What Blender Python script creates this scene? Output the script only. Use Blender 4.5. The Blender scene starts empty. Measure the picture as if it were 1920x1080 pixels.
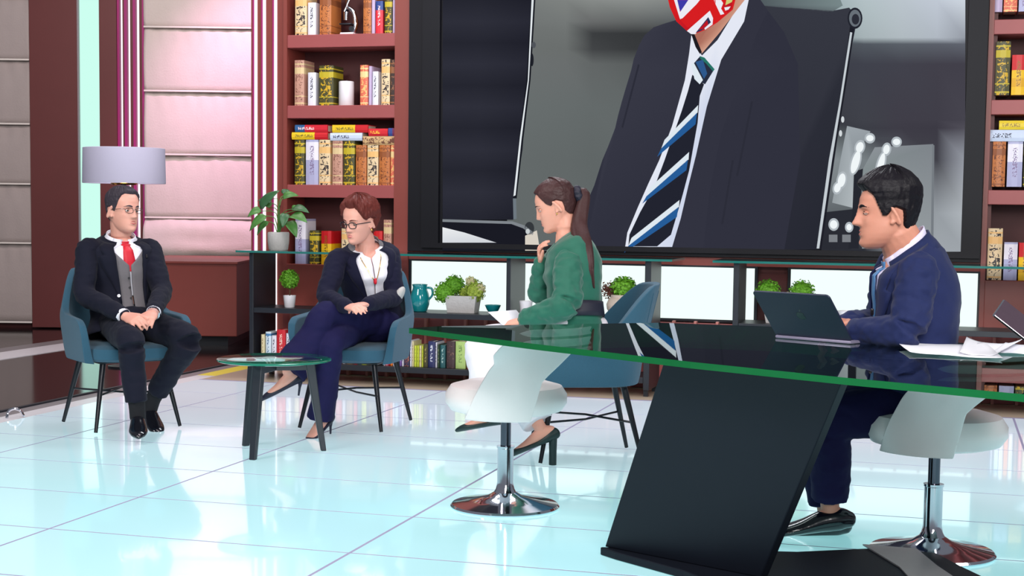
import bpy, bmesh, math, random
from mathutils import Vector, Matrix, noise
random.seed(7)
SC = bpy.context.scene
COL = SC.collection
V = Vector
PI = math.pi

# ------------------------------------------------------------------ camera
FPX, YAW, PITCH, ROLL, PPY, HC = 2800.0, math.radians(16), math.atan(.075), .0125, 605.0, 1.2
CAMM = Matrix.Rotation(YAW, 3, 'Z') @ Matrix.Rotation(PI / 2 - PITCH, 3, 'X') @ Matrix.Rotation(ROLL, 3, 'Z')
CAMP = V((0, 0, HC))
cam_d = bpy.data.cameras.new('camera')
cam_d.sensor_width = 36
cam_d.lens = FPX / 1920 * 36
cam_d.shift_y = (PPY - 540) / 1920
cam_d.clip_start = .05
cam = bpy.data.objects.new('camera', cam_d)
cam.matrix_world = Matrix.Translation(CAMP) @ CAMM.to_4x4()
COL.objects.link(cam)
SC.camera = cam

# ------------------------------------------------------------------ world, lights, exposure
SC.view_settings.view_transform = 'Standard'
SC.view_settings.look = 'None'
SC.view_settings.exposure = 0.0
SC.view_settings.gamma = 1.0
SC.view_settings.use_curve_mapping = False
world = bpy.data.worlds.new('studio_ambient')
world.use_nodes = True
world.node_tree.nodes['Background'].inputs[0].default_value = (.80, .86, 1.0, 1)
world.node_tree.nodes['Background'].inputs[1].default_value = .22
SC.world = world


def area(name, loc, target, size, power, color=(1, 1, 1), sy=None):
    d = bpy.data.lights.new(name, 'AREA')
    d.energy, d.color, d.size = power, color, size
    if sy:
        d.shape, d.size_y = 'RECTANGLE', sy
    o = bpy.data.objects.new(name, d)
    o.location = loc
    o.rotation_euler = (V(target) - V(loc)).to_track_quat('-Z', 'Y').to_euler()
    COL.objects.link(o)
    return o


area('key_light', (-4.6, 2.6, 4.6), (-2.8, 7.4, .9), 1.6, 190, (1, .96, .93))
area('front_light', (.6, .6, 3.4), (-1.2, 7.0, .8), 1.8, 230, (1, .97, .95))
area('wall_light', (-2.2, 6.6, 4.6), (-2.6, 10.2, 1.2), 3.0, 70, (1, .86, .9), 1.0)
area('back_light', (-2.4, 9.4, 4.4), (-2.2, 7.0, 1.0), 3.4, 110, (.92, .95, 1), .5)
area('blind_light', (-5.9, 9.8, 4.4), (-6.6, 12.9, 1.6), 1.2, 85, (1, .86, .86))
area('fill_light', (1.6, -.6, 2.4), (-1.2, 7.0, .7), 2.2, 150, (1, .97, .95))  # added light from the camera side, brightens the white stools
sd = bpy.data.lights.new('pink_spot', 'SPOT')
sd.energy, sd.color, sd.spot_size, sd.spot_blend, sd.shadow_soft_size = 620, (1, .5, .84), math.radians(58), .9, .1
so = bpy.data.objects.new('pink_spot', sd)
so.location = (-5.5, 11.6, 4.5)
so.rotation_euler = (V((-6.05, 12.85, 2.75)) - so.location).to_track_quat('-Z', 'Y').to_euler()
COL.objects.link(so)
area('side_light', (2.6, 5.0, 3.6), (-.2, 5.6, .9), 1.0, 55, (1, .97, .95))


# ------------------------------------------------------------------ helpers
def ray(x, y):
    return CAMM @ V(((x - 960) / FPX, -(y - PPY) / FPX, -1.0))


def at(x, y, D):
    return CAMP + ray(x, y) * D


def on_y(x, y, Y):
    d = ray(x, y)
    return CAMP + d * (Y / d.y)


def on_z(x, y, z=0.0):
    d = ray(x, y)
    return CAMP + d * ((z - HC) / d.z)


def lin(c):
    return tuple((x / 12.92 if x <= .04045 else ((x + .055) / 1.055) ** 2.4) for x in [v / 255 for v in c])


def mat(name, rgb, rough=.5, metal=0, var=.12, scale=30, bump=0, bscale=None, emit=0, emit_rgb=None, spec=.5, sheen=0, coat=0):
    """procedural material: a noise varies the colour, another one gives relief"""
    m = bpy.data.materials.new(name)
    m.use_nodes = True
    nt = m.node_tree
    b = nt.nodes['Principled BSDF']
    c = lin(rgb)
    tc = nt.nodes.new('ShaderNodeTexCoord')
    nz = nt.nodes.new('ShaderNodeTexNoise')
    nz.inputs['Scale'].default_value = scale
    nz.inputs['Detail'].default_value = 3
    nt.links.new(tc.outputs['Object'], nz.inputs['Vector'])
    mx = nt.nodes.new('ShaderNodeMix')
    mx.data_type = 'RGBA'
    mx.inputs[6].default_value = tuple(x * (1 - var) for x in c) + (1,)
    mx.inputs[7].default_value = tuple(min(1, x * (1 + var)) for x in c) + (1,)
    nt.links.new(nz.outputs['Fac'], mx.inputs[0])
    nt.links.new(mx.outputs[2], b.inputs['Base Color'])
    b.inputs['Roughness'].default_value = rough
    b.inputs['Metallic'].default_value = metal
    b.inputs['Specular IOR Level'].default_value = spec
    if sheen:
        b.inputs['Sheen Weight'].default_value = sheen
    if coat:
        b.inputs['Coat Weight'].default_value = coat
    if bump:
        n2 = nt.nodes.new('ShaderNodeTexNoise')
        n2.inputs['Scale'].default_value = bscale or scale * 4
        n2.inputs['Detail'].default_value = 4
        nt.links.new(tc.outputs['Object'], n2.inputs['Vector'])
        bp = nt.nodes.new('ShaderNodeBump')
        bp.inputs['Strength'].default_value = bump
        bp.inputs['Distance'].default_value = .01
        nt.links.new(n2.outputs['Fac'], bp.inputs['Height'])
        nt.links.new(bp.outputs['Normal'], b.inputs['Normal'])
    if emit:
        e = lin(emit_rgb or rgb)
        b.inputs['Emission Color'].default_value = e + (1,)
        b.inputs['Emission Strength'].default_value = emit
    return m


def glow(name, rgb, strength=1.0):
    m = bpy.data.materials.new(name)
    m.use_nodes = True
    nt = m.node_tree
    nt.nodes.remove(nt.nodes['Principled BSDF'])
    e = nt.nodes.new('ShaderNodeEmission')
    e.inputs[0].default_value = lin(rgb) + (1,)
    e.inputs[1].default_value = strength
    nt.links.new(e.outputs[0], nt.nodes['Material Output'].inputs[0])
    return m


def tag(o, label=None, cat=None, group=None, kind=None):
    if label:
        o['label'] = label
    if cat:
        o['category'] = cat
    if group:
        o['group'] = group
    if kind:
        o['kind'] = kind
    return o


def empty(name, loc=(0, 0, 0), rz=0, label=None, cat=None, group=None):
    o = bpy.data.objects.new(name, None)
    o.empty_display_size = .1
    o.location = loc
    o.rotation_euler = (0, 0, rz)
    COL.objects.link(o)
    return tag(o, label, cat, group)


class MB:
    """collects shapes, then links them as one mesh object"""

    def __init__(s):
        s.v, s.f, s.m = [], [], []

    def add(s, vs, fs, mi=0):
        k = len(s.v)
        s.v += [tuple(p) for p in vs]
        s.f += [tuple(i + k for i in f) for f in fs]
        s.m += [mi] * len(fs)
        return s

    def box(s, lo, hi, mi=0, bev=0):
        (x0, y0, z0), (x1, y1, z1) = lo, hi
        if bev:
            bm = bmesh.new()
            bmesh.ops.create_cube(bm, size=1)
            for v in bm.verts:
                v.co = V(((x0 + x1) / 2 + v.co.x * (x1 - x0), (y0 + y1) / 2 + v.co.y * (y1 - y0), (z0 + z1) / 2 + v.co.z * (z1 - z0)))
            bmesh.ops.bevel(bm, geom=bm.edges[:], offset=bev, segments=2, affect='EDGES', profile=.5)
            s.bm(bm, mi)
            return s
        vs = [(x0, y0, z0), (x1, y0, z0), (x1, y1, z0), (x0, y1, z0), (x0, y0, z1), (x1, y0, z1), (x1, y1, z1), (x0, y1, z1)]
        return s.add(vs, [(0, 3, 2, 1), (4, 5, 6, 7), (0, 1, 5, 4), (1, 2, 6, 5), (2, 3, 7, 6), (3, 0, 4, 7)], mi)

    def bm(s, bm, mi=0):
        bm.verts.index_update()
        s.add([v.co[:] for v in bm.verts], [[v.index for v in f.verts] for f in bm.faces], mi)
        bm.free()
        return s

    def prism(s, poly, d0, d1, mi=0, frame=None):
        """poly of (x,z) extruded along y from d0 to d1, or in a frame (origin, u, v, w)"""
        o, u, v, w = frame or (V((0, 0, 0)), V((1, 0, 0)), V((0, 0, 1)), V((0, 1, 0)))
        n = len(poly)
        vs = [o + u * a + v * b + w * d0 for a, b in poly] + [o + u * a + v * b + w * d1 for a, b in poly]
        fs = [tuple(range(n)), tuple(range(2 * n - 1, n - 1, -1))] + [(i, i + n, (i + 1) % n + n, (i + 1) % n) for i in range(n)]
        return s.add(vs, fs, mi)

    def lathe(s, prof, n=32, c=(0, 0, 0), mi=0, close=True):
        """prof of (r,z)"""
        k = len(prof)
        vs = [(c[0] + r * math.cos(2 * PI * i / n), c[1] + r * math.sin(2 * PI * i / n), c[2] + z) for r, z in prof for i in range(n)]
        fs = [(j * n + i, j * n + (i + 1) % n, (j + 1) * n + (i + 1) % n, (j + 1) * n + i) for j in range(k - 1) for i in range(n)]
        if close:
            fs += [tuple(range(n))[::-1], tuple((k - 1) * n + i for i in range(n))]
        return s.add(vs, fs, mi)

    def ell(s, c, r, n=16, mi=0, R=None):
        bm = bmesh.new()
        bmesh.ops.create_uvsphere(bm, u_segments=n, v_segments=max(6, n * 2 // 3), radius=1)
        for v in bm.verts:
            p = V((v.co.x * r[0], v.co.y * r[1], v.co.z * r[2]))
            v.co = V(c) + (R @ p if R else p)
        return s.bm(bm, mi)

    def tube(s, pts, rad, ref=(0, 0, 1), n=12, mi=0, sm=0, cap=True, flat=False):
        """closed tapering tube along pts; rad: numbers or (a,b) with b measured along ref"""
        pts = [V(p) for p in pts]
        rad = [(r, r) if not hasattr(r, '__len__') else r for r in (rad if hasattr(rad, '__len__') and not isinstance(rad, tuple) else [rad] * len(pts))]
        if sm:
            pts, rad = spline(pts, sm), [tuple(q) for q in spline([V((a, b, 0)) for a, b in rad], sm)]
            rad = [(a[0], a[1]) for a in rad]
        m = len(pts)
        T = [(pts[min(i + 1, m - 1)] - pts[max(i - 1, 0)]).normalized() for i in range(m)]
        rows = []
        ref = V(ref)
        side = None
        for i in range(m):
            b = ref - T[i] * ref.dot(T[i])
            if b.length < .08:
                b = (side.cross(T[i]) if side else T[i].orthogonal())
            b.normalize()
            a = T[i].cross(b).normalized()
            side = a
            rows.append((pts[i], a, b, rad[i]))
        if cap and not flat:
            p, a, b, r = rows[0]
            e = [(p - T[0] * min(r) * math.sin(t), a, b, (r[0] * math.cos(t), r[1] * math.cos(t))) for t in (1.45, 1.05, .55)]
            q, a2, b2, r2 = rows[-1]
            f = [(q + T[-1] * min(r2) * math.sin(t), a2, b2, (r2[0] * math.cos(t), r2[1] * math.cos(t))) for t in (.55, 1.05, 1.45)]
            rows = e + rows + f
        vs = [p + a * (r[0] * math.cos(2 * PI * i / n)) + b * (r[1] * math.sin(2 * PI * i / n)) for p, a, b, r in rows for i in range(n)]
        k = len(rows)
        fs = [(j * n + i, j * n + (i + 1) % n, (j + 1) * n + (i + 1) % n, (j + 1) * n + i) for j in range(k - 1) for i in range(n)]
        if cap:
            fs += [tuple(range(n))[::-1], tuple((k - 1) * n + i for i in range(n))]
        return s.add(vs, fs, mi)

    def obj(s, name, mats, parent=None, smooth=True, bevel=0, sub=0, solid=0, kind=None, label=None, loc=None, recalc=True, off=0):
        me = bpy.data.meshes.new(name)
        me.from_pydata(s.v, [], s.f)
        ms = mats if isinstance(mats, (list, tuple)) else [mats]
        for m in ms:
            me.materials.append(m)
        me.polygons.foreach_set('material_index', s.m)
        if recalc:
            bm = bmesh.new()
            bm.from_mesh(me)
            bmesh.ops.recalc_face_normals(bm, faces=bm.faces[:])
            bm.to_mesh(me)
            bm.free()
        o = bpy.data.objects.new(name, me)
        COL.objects.link(o)
        if loc:
            o.location = loc
        if parent:
            o.parent = parent
        if smooth:
            me.polygons.foreach_set('use_smooth', [True] * len(me.polygons))
            try:
                me.set_sharp_from_angle(angle=math.radians(38))
            except Exception:
                pass
        if solid:
            md = o.modifiers.new('solid', 'SOLIDIFY')
            md.thickness, md.offset = solid, off
        if bevel:
            md = o.modifiers.new('bevel', 'BEVEL')
            md.width, md.segments, md.limit_method = bevel, 2, 'ANGLE'
        if sub:
            md = o.modifiers.new('sub', 'SUBSURF')
            md.levels = md.render_levels = sub
        if kind:
            o['kind'] = kind
        if label:
            o['label'] = label
        return o


def spline(pts, k):
    """Catmull-Rom through the points, k steps each"""
    out = []
    n = len(pts)
    for i in range(n - 1):
        p0, p1, p2, p3 = pts[max(i - 1, 0)], pts[i], pts[i + 1], pts[min(i + 2, n - 1)]
        for j in range(k):
            t = j / k
            out.append(.5 * ((2 * p1) + (p2 - p0) * t + (2 * p0 - 5 * p1 + 4 * p2 - p3) * t * t + (3 * p1 - p0 - 3 * p2 + p3) * t ** 3))
    out.append(pts[-1])
    return out


WORK = bpy.data.scenes.new('work')


def remesh(mb, name, m, parent, voxel=.006, smooth=4, fac=.5, wrinkle=0, wscale=14, kind=None):
    """join overlapping closed shapes to one continuous surface"""
    me = bpy.data.meshes.new('tmp')
    me.from_pydata(mb.v, [], mb.f)
    bm = bmesh.new()
    bm.from_mesh(me)
    bmesh.ops.recalc_face_normals(bm, faces=bm.faces[:])
    bm.to_mesh(me)
    bm.free()
    o = bpy.data.objects.new('tmp', me)
    WORK.collection.objects.link(o)
    r = o.modifiers.new('r', 'REMESH')
    r.mode, r.voxel_size = 'VOXEL', voxel
    if smooth:
        sm = o.modifiers.new('s', 'SMOOTH')
        sm.factor, sm.iterations = fac, smooth
    with bpy.context.temp_override(scene=WORK, view_layer=WORK.view_layers[0]):
        dg = bpy.context.evaluated_depsgraph_get()
    dg.update()
    res = bpy.data.meshes.new_from_object(o.evaluated_get(dg))
    bpy.data.objects.remove(o)
    bpy.data.meshes.remove(me)
    res.name = name
    res.materials.clear()
    res.materials.append(m)
    res.polygons.foreach_set('use_smooth', [True] * len(res.polygons))
    if wrinkle:
        old = [(v.co.copy(), v.normal.copy()) for v in res.vertices]
        flat = []
        for p, nrm in old:
            w = noise.noise(V((p.x * wscale, p.y * wscale, p.z * wscale * 1.7))) + .5 * noise.noise(V((p.x * wscale * 2.3 + 7, p.y * wscale * 2.3, p.z * wscale * 3)))
            flat += (p + nrm * (w * wrinkle))[:]
        res.vertices.foreach_set('co', flat)
        res.update()
    ob = bpy.data.objects.new(name, res)
    COL.objects.link(ob)
    ob.parent = parent
    if kind:
        ob['kind'] = kind
    return ob


def copy_thing(o, parent=None):
    c = o.copy()
    COL.objects.link(c)
    c.parent = parent
    for ch in [x for x in list(o.children)]:
        copy_thing(ch, c)
    return c


# ------------------------------------------------------------------ materials
M = {}
M['brown'] = mat('brown_lacquer', (134, 62, 54), .42, var=.06, scale=6, bump=.03)
M['shelf'] = mat('shelf_lacquer_lit', (158, 78, 78), .45, var=.05, scale=6, bump=.03)  # the brown lacquer made paler and pinker: light on the boards put into colour
M['slat'] = mat('pale_brown_slat', (196, 120, 112), .5, var=.05, scale=6)
M['case_back'] = mat('bookcase_back_shaded', (74, 26, 28), .6, var=.06, scale=6)  # the brown darkened: shade inside the bookcase put into its colour
M['brown_dark'] = mat('brown_panel', (100, 44, 42), .5, var=.06, scale=6, bump=.03)
M['black'] = mat('black_frame', (30, 34, 42), .4, var=.1, scale=40)
M['bezel'] = mat('screen_bezel', (11, 12, 20), .5, var=.08, scale=12, spec=.25)
M['legm'] = mat('black_metal', (26, 28, 34), .35, metal=.3, var=.1)
M['teal_fabric'] = mat('teal_woven_fabric', (42, 86, 108), .9, var=.16, scale=260, bump=.35, bscale=520, sheen=.12)
M['white_leather'] = mat('white_leather', (242, 230, 228), .3, var=.03, scale=14, bump=.03, bscale=90)
M['chrome'] = mat('chrome', (215, 215, 222), .08, metal=1, var=.02)
M['dark_chrome'] = mat('dark_chrome', (95, 95, 105), .15, metal=1, var=.05)
M['desk_navy'] = mat('desk_dark_panel', (15, 19, 29), .55, var=.06, scale=10, spec=.2)
M['grey_trim'] = mat('brushed_grey_trim', (150, 143, 146), .4, metal=.3, var=.05)
M['black_floor'] = mat('glossy_black_floor', (34, 26, 28), .12, var=.1, scale=3)
M['beige'] = mat('beige_floor_strip', (190, 172, 150), .3, var=.05, scale=5)
M['joint'] = mat('grey_tile_joint', (158, 154, 186), .5, var=.05)
M['white_pot'] = mat('white_ceramic', (235, 232, 236), .3, var=.02)
M['concrete'] = mat('grey_concrete', (186, 184, 182), .85, var=.1, scale=40, bump=.3, bscale=80)
M['teal_glaze'] = mat('teal_glaze', (12, 122, 128), .12, var=.08, scale=10, coat=.5)
M['beige_pot'] = mat('beige_stoneware', (188, 172, 158), .7, var=.1, scale=30, bump=.2)
M['leaf'] = mat('green_leaf', (70, 125, 55), .45, var=.4, scale=25)
M['leaf_dark'] = mat('dark_green_leaf', (52, 98, 58), .4, var=.35, scale=20)
M['moss'] = mat('lime_boxwood', (98, 158, 30), .7, var=.55, scale=70)
M['moss2'] = mat('yellow_green_hydrangea', (150, 170, 60), .7, var=.5, scale=60)
M['cream_flower'] = mat('cream_blossom', (205, 196, 150), .7, var=.3, scale=60)
M['red_leaf'] = mat('wine_red_leaf', (96, 52, 40), .6, var=.4, scale=50)
M['stem'] = mat('brown_stem', (84, 60, 40), .8, var=.2)
M['shade'] = mat('lavender_lamp_shade', (196, 192, 214), .8, var=.03, scale=120, bump=.1, emit=.12)
M['paper'] = mat('white_paper', (240, 240, 246), .7, var=.02)
M['brass'] = mat('brass', (205, 150, 70), .25, metal=1, var=.1)
M['panel_light'] = glow('backlit_panel', (240, 255, 250), 1.05)
M['column_light'] = glow('mint_light_column', (205, 255, 240), 1.0)
M['strip_light'] = glow('white_pink_light_strip', (255, 244, 250), 1.3)
M['strip_glow'] = mat('magenta_strip_glow', (150, 20, 100), .5, emit=.18, var=.05)  # magenta glow fringe of the light strips, put into colour and emission


def glass_mat(name, tint, edge, ior=1.5):
    m = bpy.data.materials.new(name)
    m.use_nodes = True
    nt = m.node_tree
    nt.nodes.remove(nt.nodes['Principled BSDF'])
    tr = nt.nodes.new('ShaderNodeBsdfTransparent')
    tr.inputs[0].default_value = lin(tint) + (1,)
    gl = nt.nodes.new('ShaderNodeBsdfGlossy')
    gl.inputs['Roughness'].default_value = .01
    gl.inputs[0].default_value = (.95, 1, .98, 1)
    fr = nt.nodes.new('ShaderNodeFresnel')
    fr.inputs[0].default_value = ior
    mx = nt.nodes.new('ShaderNodeMixShader')
    nt.links.new(fr.outputs[0], mx.inputs[0])
    nt.links.new(tr.outputs[0], mx.inputs[1])
    nt.links.new(gl.outputs[0], mx.inputs[2])
    nt.links.new(mx.outputs[0], nt.nodes['Material Output'].inputs[0])
    return m, mat(name + '_edge', edge, .12, var=.1, scale=8, coat=.5)


M['glass'], M['glass_edge'] = glass_mat('desk_glass', (226, 240, 236), (8, 92, 46))
M['glass2'], M['glass2_edge'] = glass_mat('table_glass', (232, 246, 242), (20, 116, 92), 1.1)
M['glass3'], M['glass3_edge'] = glass_mat('shelf_glass', (120, 165, 155), (38, 112, 104))


# backlit floor tile: pale cyan glass, lit from below
def floor_mat():
    m = mat('backlit_glass_tile', (190, 212, 220), .1, var=.02, scale=2)
    nt = m.node_tree
    b = nt.nodes['Principled BSDF']
    tc = nt.nodes.new('ShaderNodeNewGeometry')
    sp = nt.nodes.new('ShaderNodeSeparateXYZ')
    nt.links.new(tc.outputs['Position'], sp.inputs[0])
    ra = nt.nodes.new('ShaderNodeMapRange')
    ra.inputs[1].default_value, ra.inputs[2].default_value = 5.6, 8.2
    nt.links.new(sp.outputs[1], ra.inputs[0])
    mx = nt.nodes.new('ShaderNodeMix')
    mx.data_type = 'RGBA'
    mx.inputs[6].default_value = lin((164, 248, 251)) + (1,)
    mx.inputs[7].default_value = lin((232, 238, 252)) + (1,)  # far tiles whiter: light and reflections on the floor put into the emission
    nt.links.new(ra.outputs[0], mx.inputs[0])
    nt.links.new(mx.outputs[2], b.inputs['Emission Color'])
    b.inputs['Emission Strength'].default_value = .55
    b.inputs['Coat Weight'].default_value = .5
    b.inputs['Coat Roughness'].default_value = .03
    return m


M['tile'] = floor_mat()

# ------------------------------------------------------------------ floor
floor = tag(empty('floor'), kind='structure')
MB().box((-4.95, 1.4, -.05), (3.6, 9.38, -.0006)).obj('floor_slab', M['joint'], floor, smooth=False)
XL = [-4.95 + .6] + [-4.35 + 1.2 * i for i in range(1, 8)]
tx = [(-4.948, -4.361)] + [(-4.348 + 1.2 * i, -3.161 + 1.2 * i) for i in range(6)]
ty = [(1.55 + .65 * i, 1.55 + .65 * i + .637) for i in range(12)]
tile_mesh = {}
for (x0, x1) in tx:
    for (y0, y1) in ty:
        key = round(x1 - x0, 3)
        if key not in tile_mesh:
            o = MB().box((0, 0, -.008), (x1 - x0, y1 - y0, 0)).obj('glass_tile', M['tile'], floor, smooth=False)
            tile_mesh[key] = o
            o.location = (x0, y0, 0)
        else:
            c = tile_mesh[key].copy()
            COL.objects.link(c)
            c.location = (x0, y0, 0)
MB().box((-4.95, 9.352, -.05), (3.6, 10.7, -.002)).obj('beige_strip', M['beige'], floor, smooth=False)
MB().box((-5.10, 9.62, -.06), (-4.953, 10.3, -.003)).obj('edge_strip', mat('yellow_lit_edge', (246, 226, 70), .4, var=.05), floor, smooth=False, label='piece of the stage edge strip with yellow light painted in')  # yellow light on the floor edge painted as the strip's colour
MB().box((-5.10, 1.4, -.06), (-4.953, 9.618, -.004)).obj('edge_strip', M['white_pot'], floor, smooth=False, label='white edge strip of the lit stage floor')
MB().box((-5.24, 1.4, -.06), (-5.103, 14.6, -.012)).obj('edge_strip', M['grey_trim'], floor, smooth=False, label='brushed grey edge strip beside the black floor')
MB().box((-5.27, 1.4, -.06), (-5.243, 14.6, -.002)).obj('edge_strip', M['black'], floor, smooth=False, label='thin black edge strip beside the black floor')
MB().box((-7.05, 1.4, -.06), (-5.273, 14.6, -.016)).obj('black_floor_panel', M['black_floor'], floor, smooth=False)
MB().box((-7.40, 1.4, -.06), (-7.053, 14.6, -.012)).obj('white_floor_strip', M['white_pot'], floor, smooth=False)
MB().box((-7.62, 1.4, -.06), (-7.403, 14.6, -.014)).obj('grey_floor_strip', M['grey_trim'], floor, smooth=False)
MB().box((-14, 1.4, -.06), (-7.623, 14.6, -.016)).obj('black_floor_panel', M['black_floor'], floor, smooth=False)
lk = MB()
lp = on_z(27, 783)
lk.tube([lp + V((-.035, -.02, .0)), lp + V((-.03, -.01, .035)), lp + V((0, .0, .05)), lp + V((.03, .012, .04)), lp + V((.045, .02, .012))], .008, sm=4, n=8)
hk = lk.obj('floor_ring', M['chrome'], label=None)
tag(hk, 'small chrome lifting loop lying on the edge of the white stage floor', 'metal loop')

# ------------------------------------------------------------------ left wall: brown columns, light column, roman blinds
LWD = 14.7
U, W = V((math.cos(YAW), math.sin(YAW), 0)), V((-math.sin(YAW), math.cos(YAW), 0))
O = at(70, 600, LWD)
O.z = 0


def lwx(px):
    return (px - 70) * LWD / FPX


def lwz(y):
    return 1.2 + (388 - y) * LWD / FPX


def lwbox(mb, px0, px1, z0, z1, d0, d1, mi=0):
    return mb.prism([(lwx(px0), z0), (lwx(px1), z0), (lwx(px1), z1), (lwx(px0), z1)], d0, d1, mi, (O, U, V((0, 0, 1)), W))


wl = tag(empty('wall_left'), kind='structure')
lwbox(MB(), -260, 640, -.05, 3.7, .12, .2).obj('backing', M['brown_dark'], wl, smooth=False)
lwbox(MB(), 62, 150, 0, 3.7, -.02, .12).obj('column', M['brown_dark'], wl, smooth=False)
lwbox(MB(), 190, 222, 0, 3.7, .0, .12).obj('column', M['brown_dark'], wl, smooth=False)
lwbox(MB(), 153, 189, .02, 3.7, .02, .11).obj('light_panel', M['column_light'], wl, smooth=False, label='mint glowing light column')
lwbox(MB(), 150, 153, 0, 3.7, -.015, .12).obj('edge_profile', M['grey_trim'], wl, smooth=False)
for a, b in ((226, 231), (240, 245), (256, 262)):
    lwbox(MB(), a, b, 0, 3.7, .095, .115).obj('light_strip', M['strip_light'], wl, smooth=False, label='thin white pink light strip')
for a, b in ((221, 226), (235, 240), (251, 256), (268, 272)):
    lwbox(MB(), a, b, 0, 3.7, .03, .115).obj('strip_border', M['strip_glow'], wl, smooth=False)  # painted magenta glow beside the strips
for a, b in ((231, 235), (245, 251), (262, 268)):
    lwbox(MB(), a, b, 0, 3.7, .05, .115).obj('strip_border', M['brown_dark'], wl, smooth=False)

blind_m = mat('pale_blind_fabric', (208, 196, 188), .9, var=.05, scale=7, bump=.25, bscale=60, sheen=.2)
batten_m = mat('blind_batten', (226, 218, 210), .6, var=.03)


blind_m2 = mat('greyish_blind_fabric', (172, 160, 156), .9, var=.05, scale=7, bump=.25, bscale=60, sheen=.1)


def blind(name, px0, px1, lines, zbot, label, puff):
    root = empty(name, O + U * lwx((px0 + px1) / 2), YAW, label, 'blind')
    hw = (lwx(px1) - lwx(px0)) / 2
    zs = lines + [zbot]
    n = 40
    for k in range(len(zs) - 1):
        zt, zb = zs[k], zs[k + 1]
        mb = MB()
        vs, last = [], k == len(zs) - 2
        for j in range(11):
            t = j / 10
            for i in range(n + 1):
                x = -hw + 2 * hw * i / n
                rip = .006 * noise.noise(V((x * 9, k * 3.1, t * 1.5))) + .004 * math.sin(x * 46 + k) * (t < .25)
                y = .03 - .028 * math.sin(PI * min(1, t * 1.02)) ** .7 - .02 * t + rip
                if last and puff:
                    y -= .09 * math.sin(PI * t) + .025 * math.sin(2 * PI * t * 1.5) * (1 - .5 * abs(x / hw))
                z = zt + (zb - zt) * t
                if last and puff:
                    z += .02 * noise.noise(V((x * 3, 1, t * 3)))
                vs.append((x, y, z))
        mb.add(vs, [(j * (n + 1) + i, j * (n + 1) + i + 1, (j + 1) * (n + 1) + i + 1, (j + 1) * (n + 1) + i) for j in range(10) for i in range(n)])
        mb.obj('blind_fold', blind_m if puff else blind_m2, root, solid=.008)
        if not (last and puff):
            MB().box((-hw, -.022, zb - .008), (hw, .0, zb + .010), bev=.004).obj('batten', batten_m, root, smooth=False)
    return root


blind('roman_blind', 273, 476, [3.62, lwz(-58), lwz(58), lwz(175), lwz(292), lwz(409)], lwz(487), 'wide pink-lit roman blind with a puffed bottom fold above the brown box', True)
blind('roman_blind', -120, 61, [3.62, lwz(5), lwz(121), lwz(239), lwz(350), lwz(460)], lwz(608), 'greyish roman blind reaching the floor at the left edge beside the brown column', False)

# brown box below the blind
bx = empty('radiator_box', at(360, 600, 13.0).xy.to_3d(), YAW, 'long glossy brown box standing below the pink-lit roman blind', 'box')
x1 = (444 - 360) * 13.0 / FPX
MB().box((-.55, 0, .075), (x1, 1.55, .715), bev=.006).obj('body', M['brown'], bx, smooth=False)
MB().box((-.5, .12, -.016), (x1 - .1, 1.5, .075)).obj('shadow_plinth', M['black'], bx, smooth=False)  # added black block standing in for the dark shadow under the box
MB().box((-.56, -.012, .705), (x1 + .01, 1.56, .727), bev=.004).obj('top_board', M['brown'], bx, smooth=False)

# ------------------------------------------------------------------ back wall
wb = tag(empty('wall_back'), kind='structure')
MB().box((-3.80, 10.16, 0), (.30, 10.30, 3.7)).obj('backing', M['brown_dark'], wb, smooth=False)
MB().box((-3.8, 10.115, .845), (.26, 10.16, .90)).obj('red_rail', M['brown'], wb, smooth=False)
for a, b in ((-3.66, -1.955), (-1.845, -1.205), (-.965, .232)):
    MB().box((a, 10.13, .478), (b, 10.16, .832)).obj('light_panel', M['panel_light'], wb, smooth=False, label='glowing white light panel under the screen')
    f = MB()
    f.box((a - .02, 10.12, .46), (b + .02, 10.158, .478)).box((a - .02, 10.12, .832), (b + .02, 10.158, .846))
    f.box((a - .02, 10.12, .478), (a, 10.158, .832)).box((b, 10.12, .478), (b + .02, 10.158, .832))
    f.obj('light_panel_frame', M['black'], wb, smooth=False)
i = 0
x = -4.55
while x < 2.3:
    if not (-1.24 < x < -.99):
        MB().box((x, 9.99, .0), (x + .018, 10.04, .47)).obj('slat', M['slat'], wb, smooth=False)
    x += .148
MB().box((-4.63, 10.04, 0), (3.2, 10.07, .455)).obj('lower_panel', M['shelf'], wb, smooth=False)


# ------------------------------------------------------------------ bookcases
ZB = [2.452, 1.944, 1.37, .79]


def bookcase(name, x0, x1, label, strip):
    r = empty(name, (x0, 10.1, 0), 0, label, 'bookcase')
    w = x1 - x0
    MB().box((.0, .32, 0), (w, .35, 3.7)).obj('back_panel', M['case_back'], r, smooth=False)
    MB().box((0, 0, 0), (.03, .32, 3.7)).obj('side_panel', M['brown'], r, smooth=False)
    MB().box((w - .11, 0, 0), (w, .32, 3.7)).obj('side_panel', M['brown'], r, smooth=False)
    for z in [3.02] + ZB[:3]:
        MB().box((.03, .004, z - .092), (w - .11, .32, z), bev=.003).obj('shelf', M['shelf'], r, smooth=False)
    MB().box((.03, -.012, .0), (w - .11, .32, ZB[3]), bev=.003).obj('base_panel', M['brown'], r, smooth=False)
    return r


bcl = bookcase('bookcase', -4.655, -3.68, 'tall brown bookcase between the light strips and the screen', True)
bcr = bookcase('bookcase', .245, 1.6, 'tall brown bookcase to the right of the screen', False)
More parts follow.
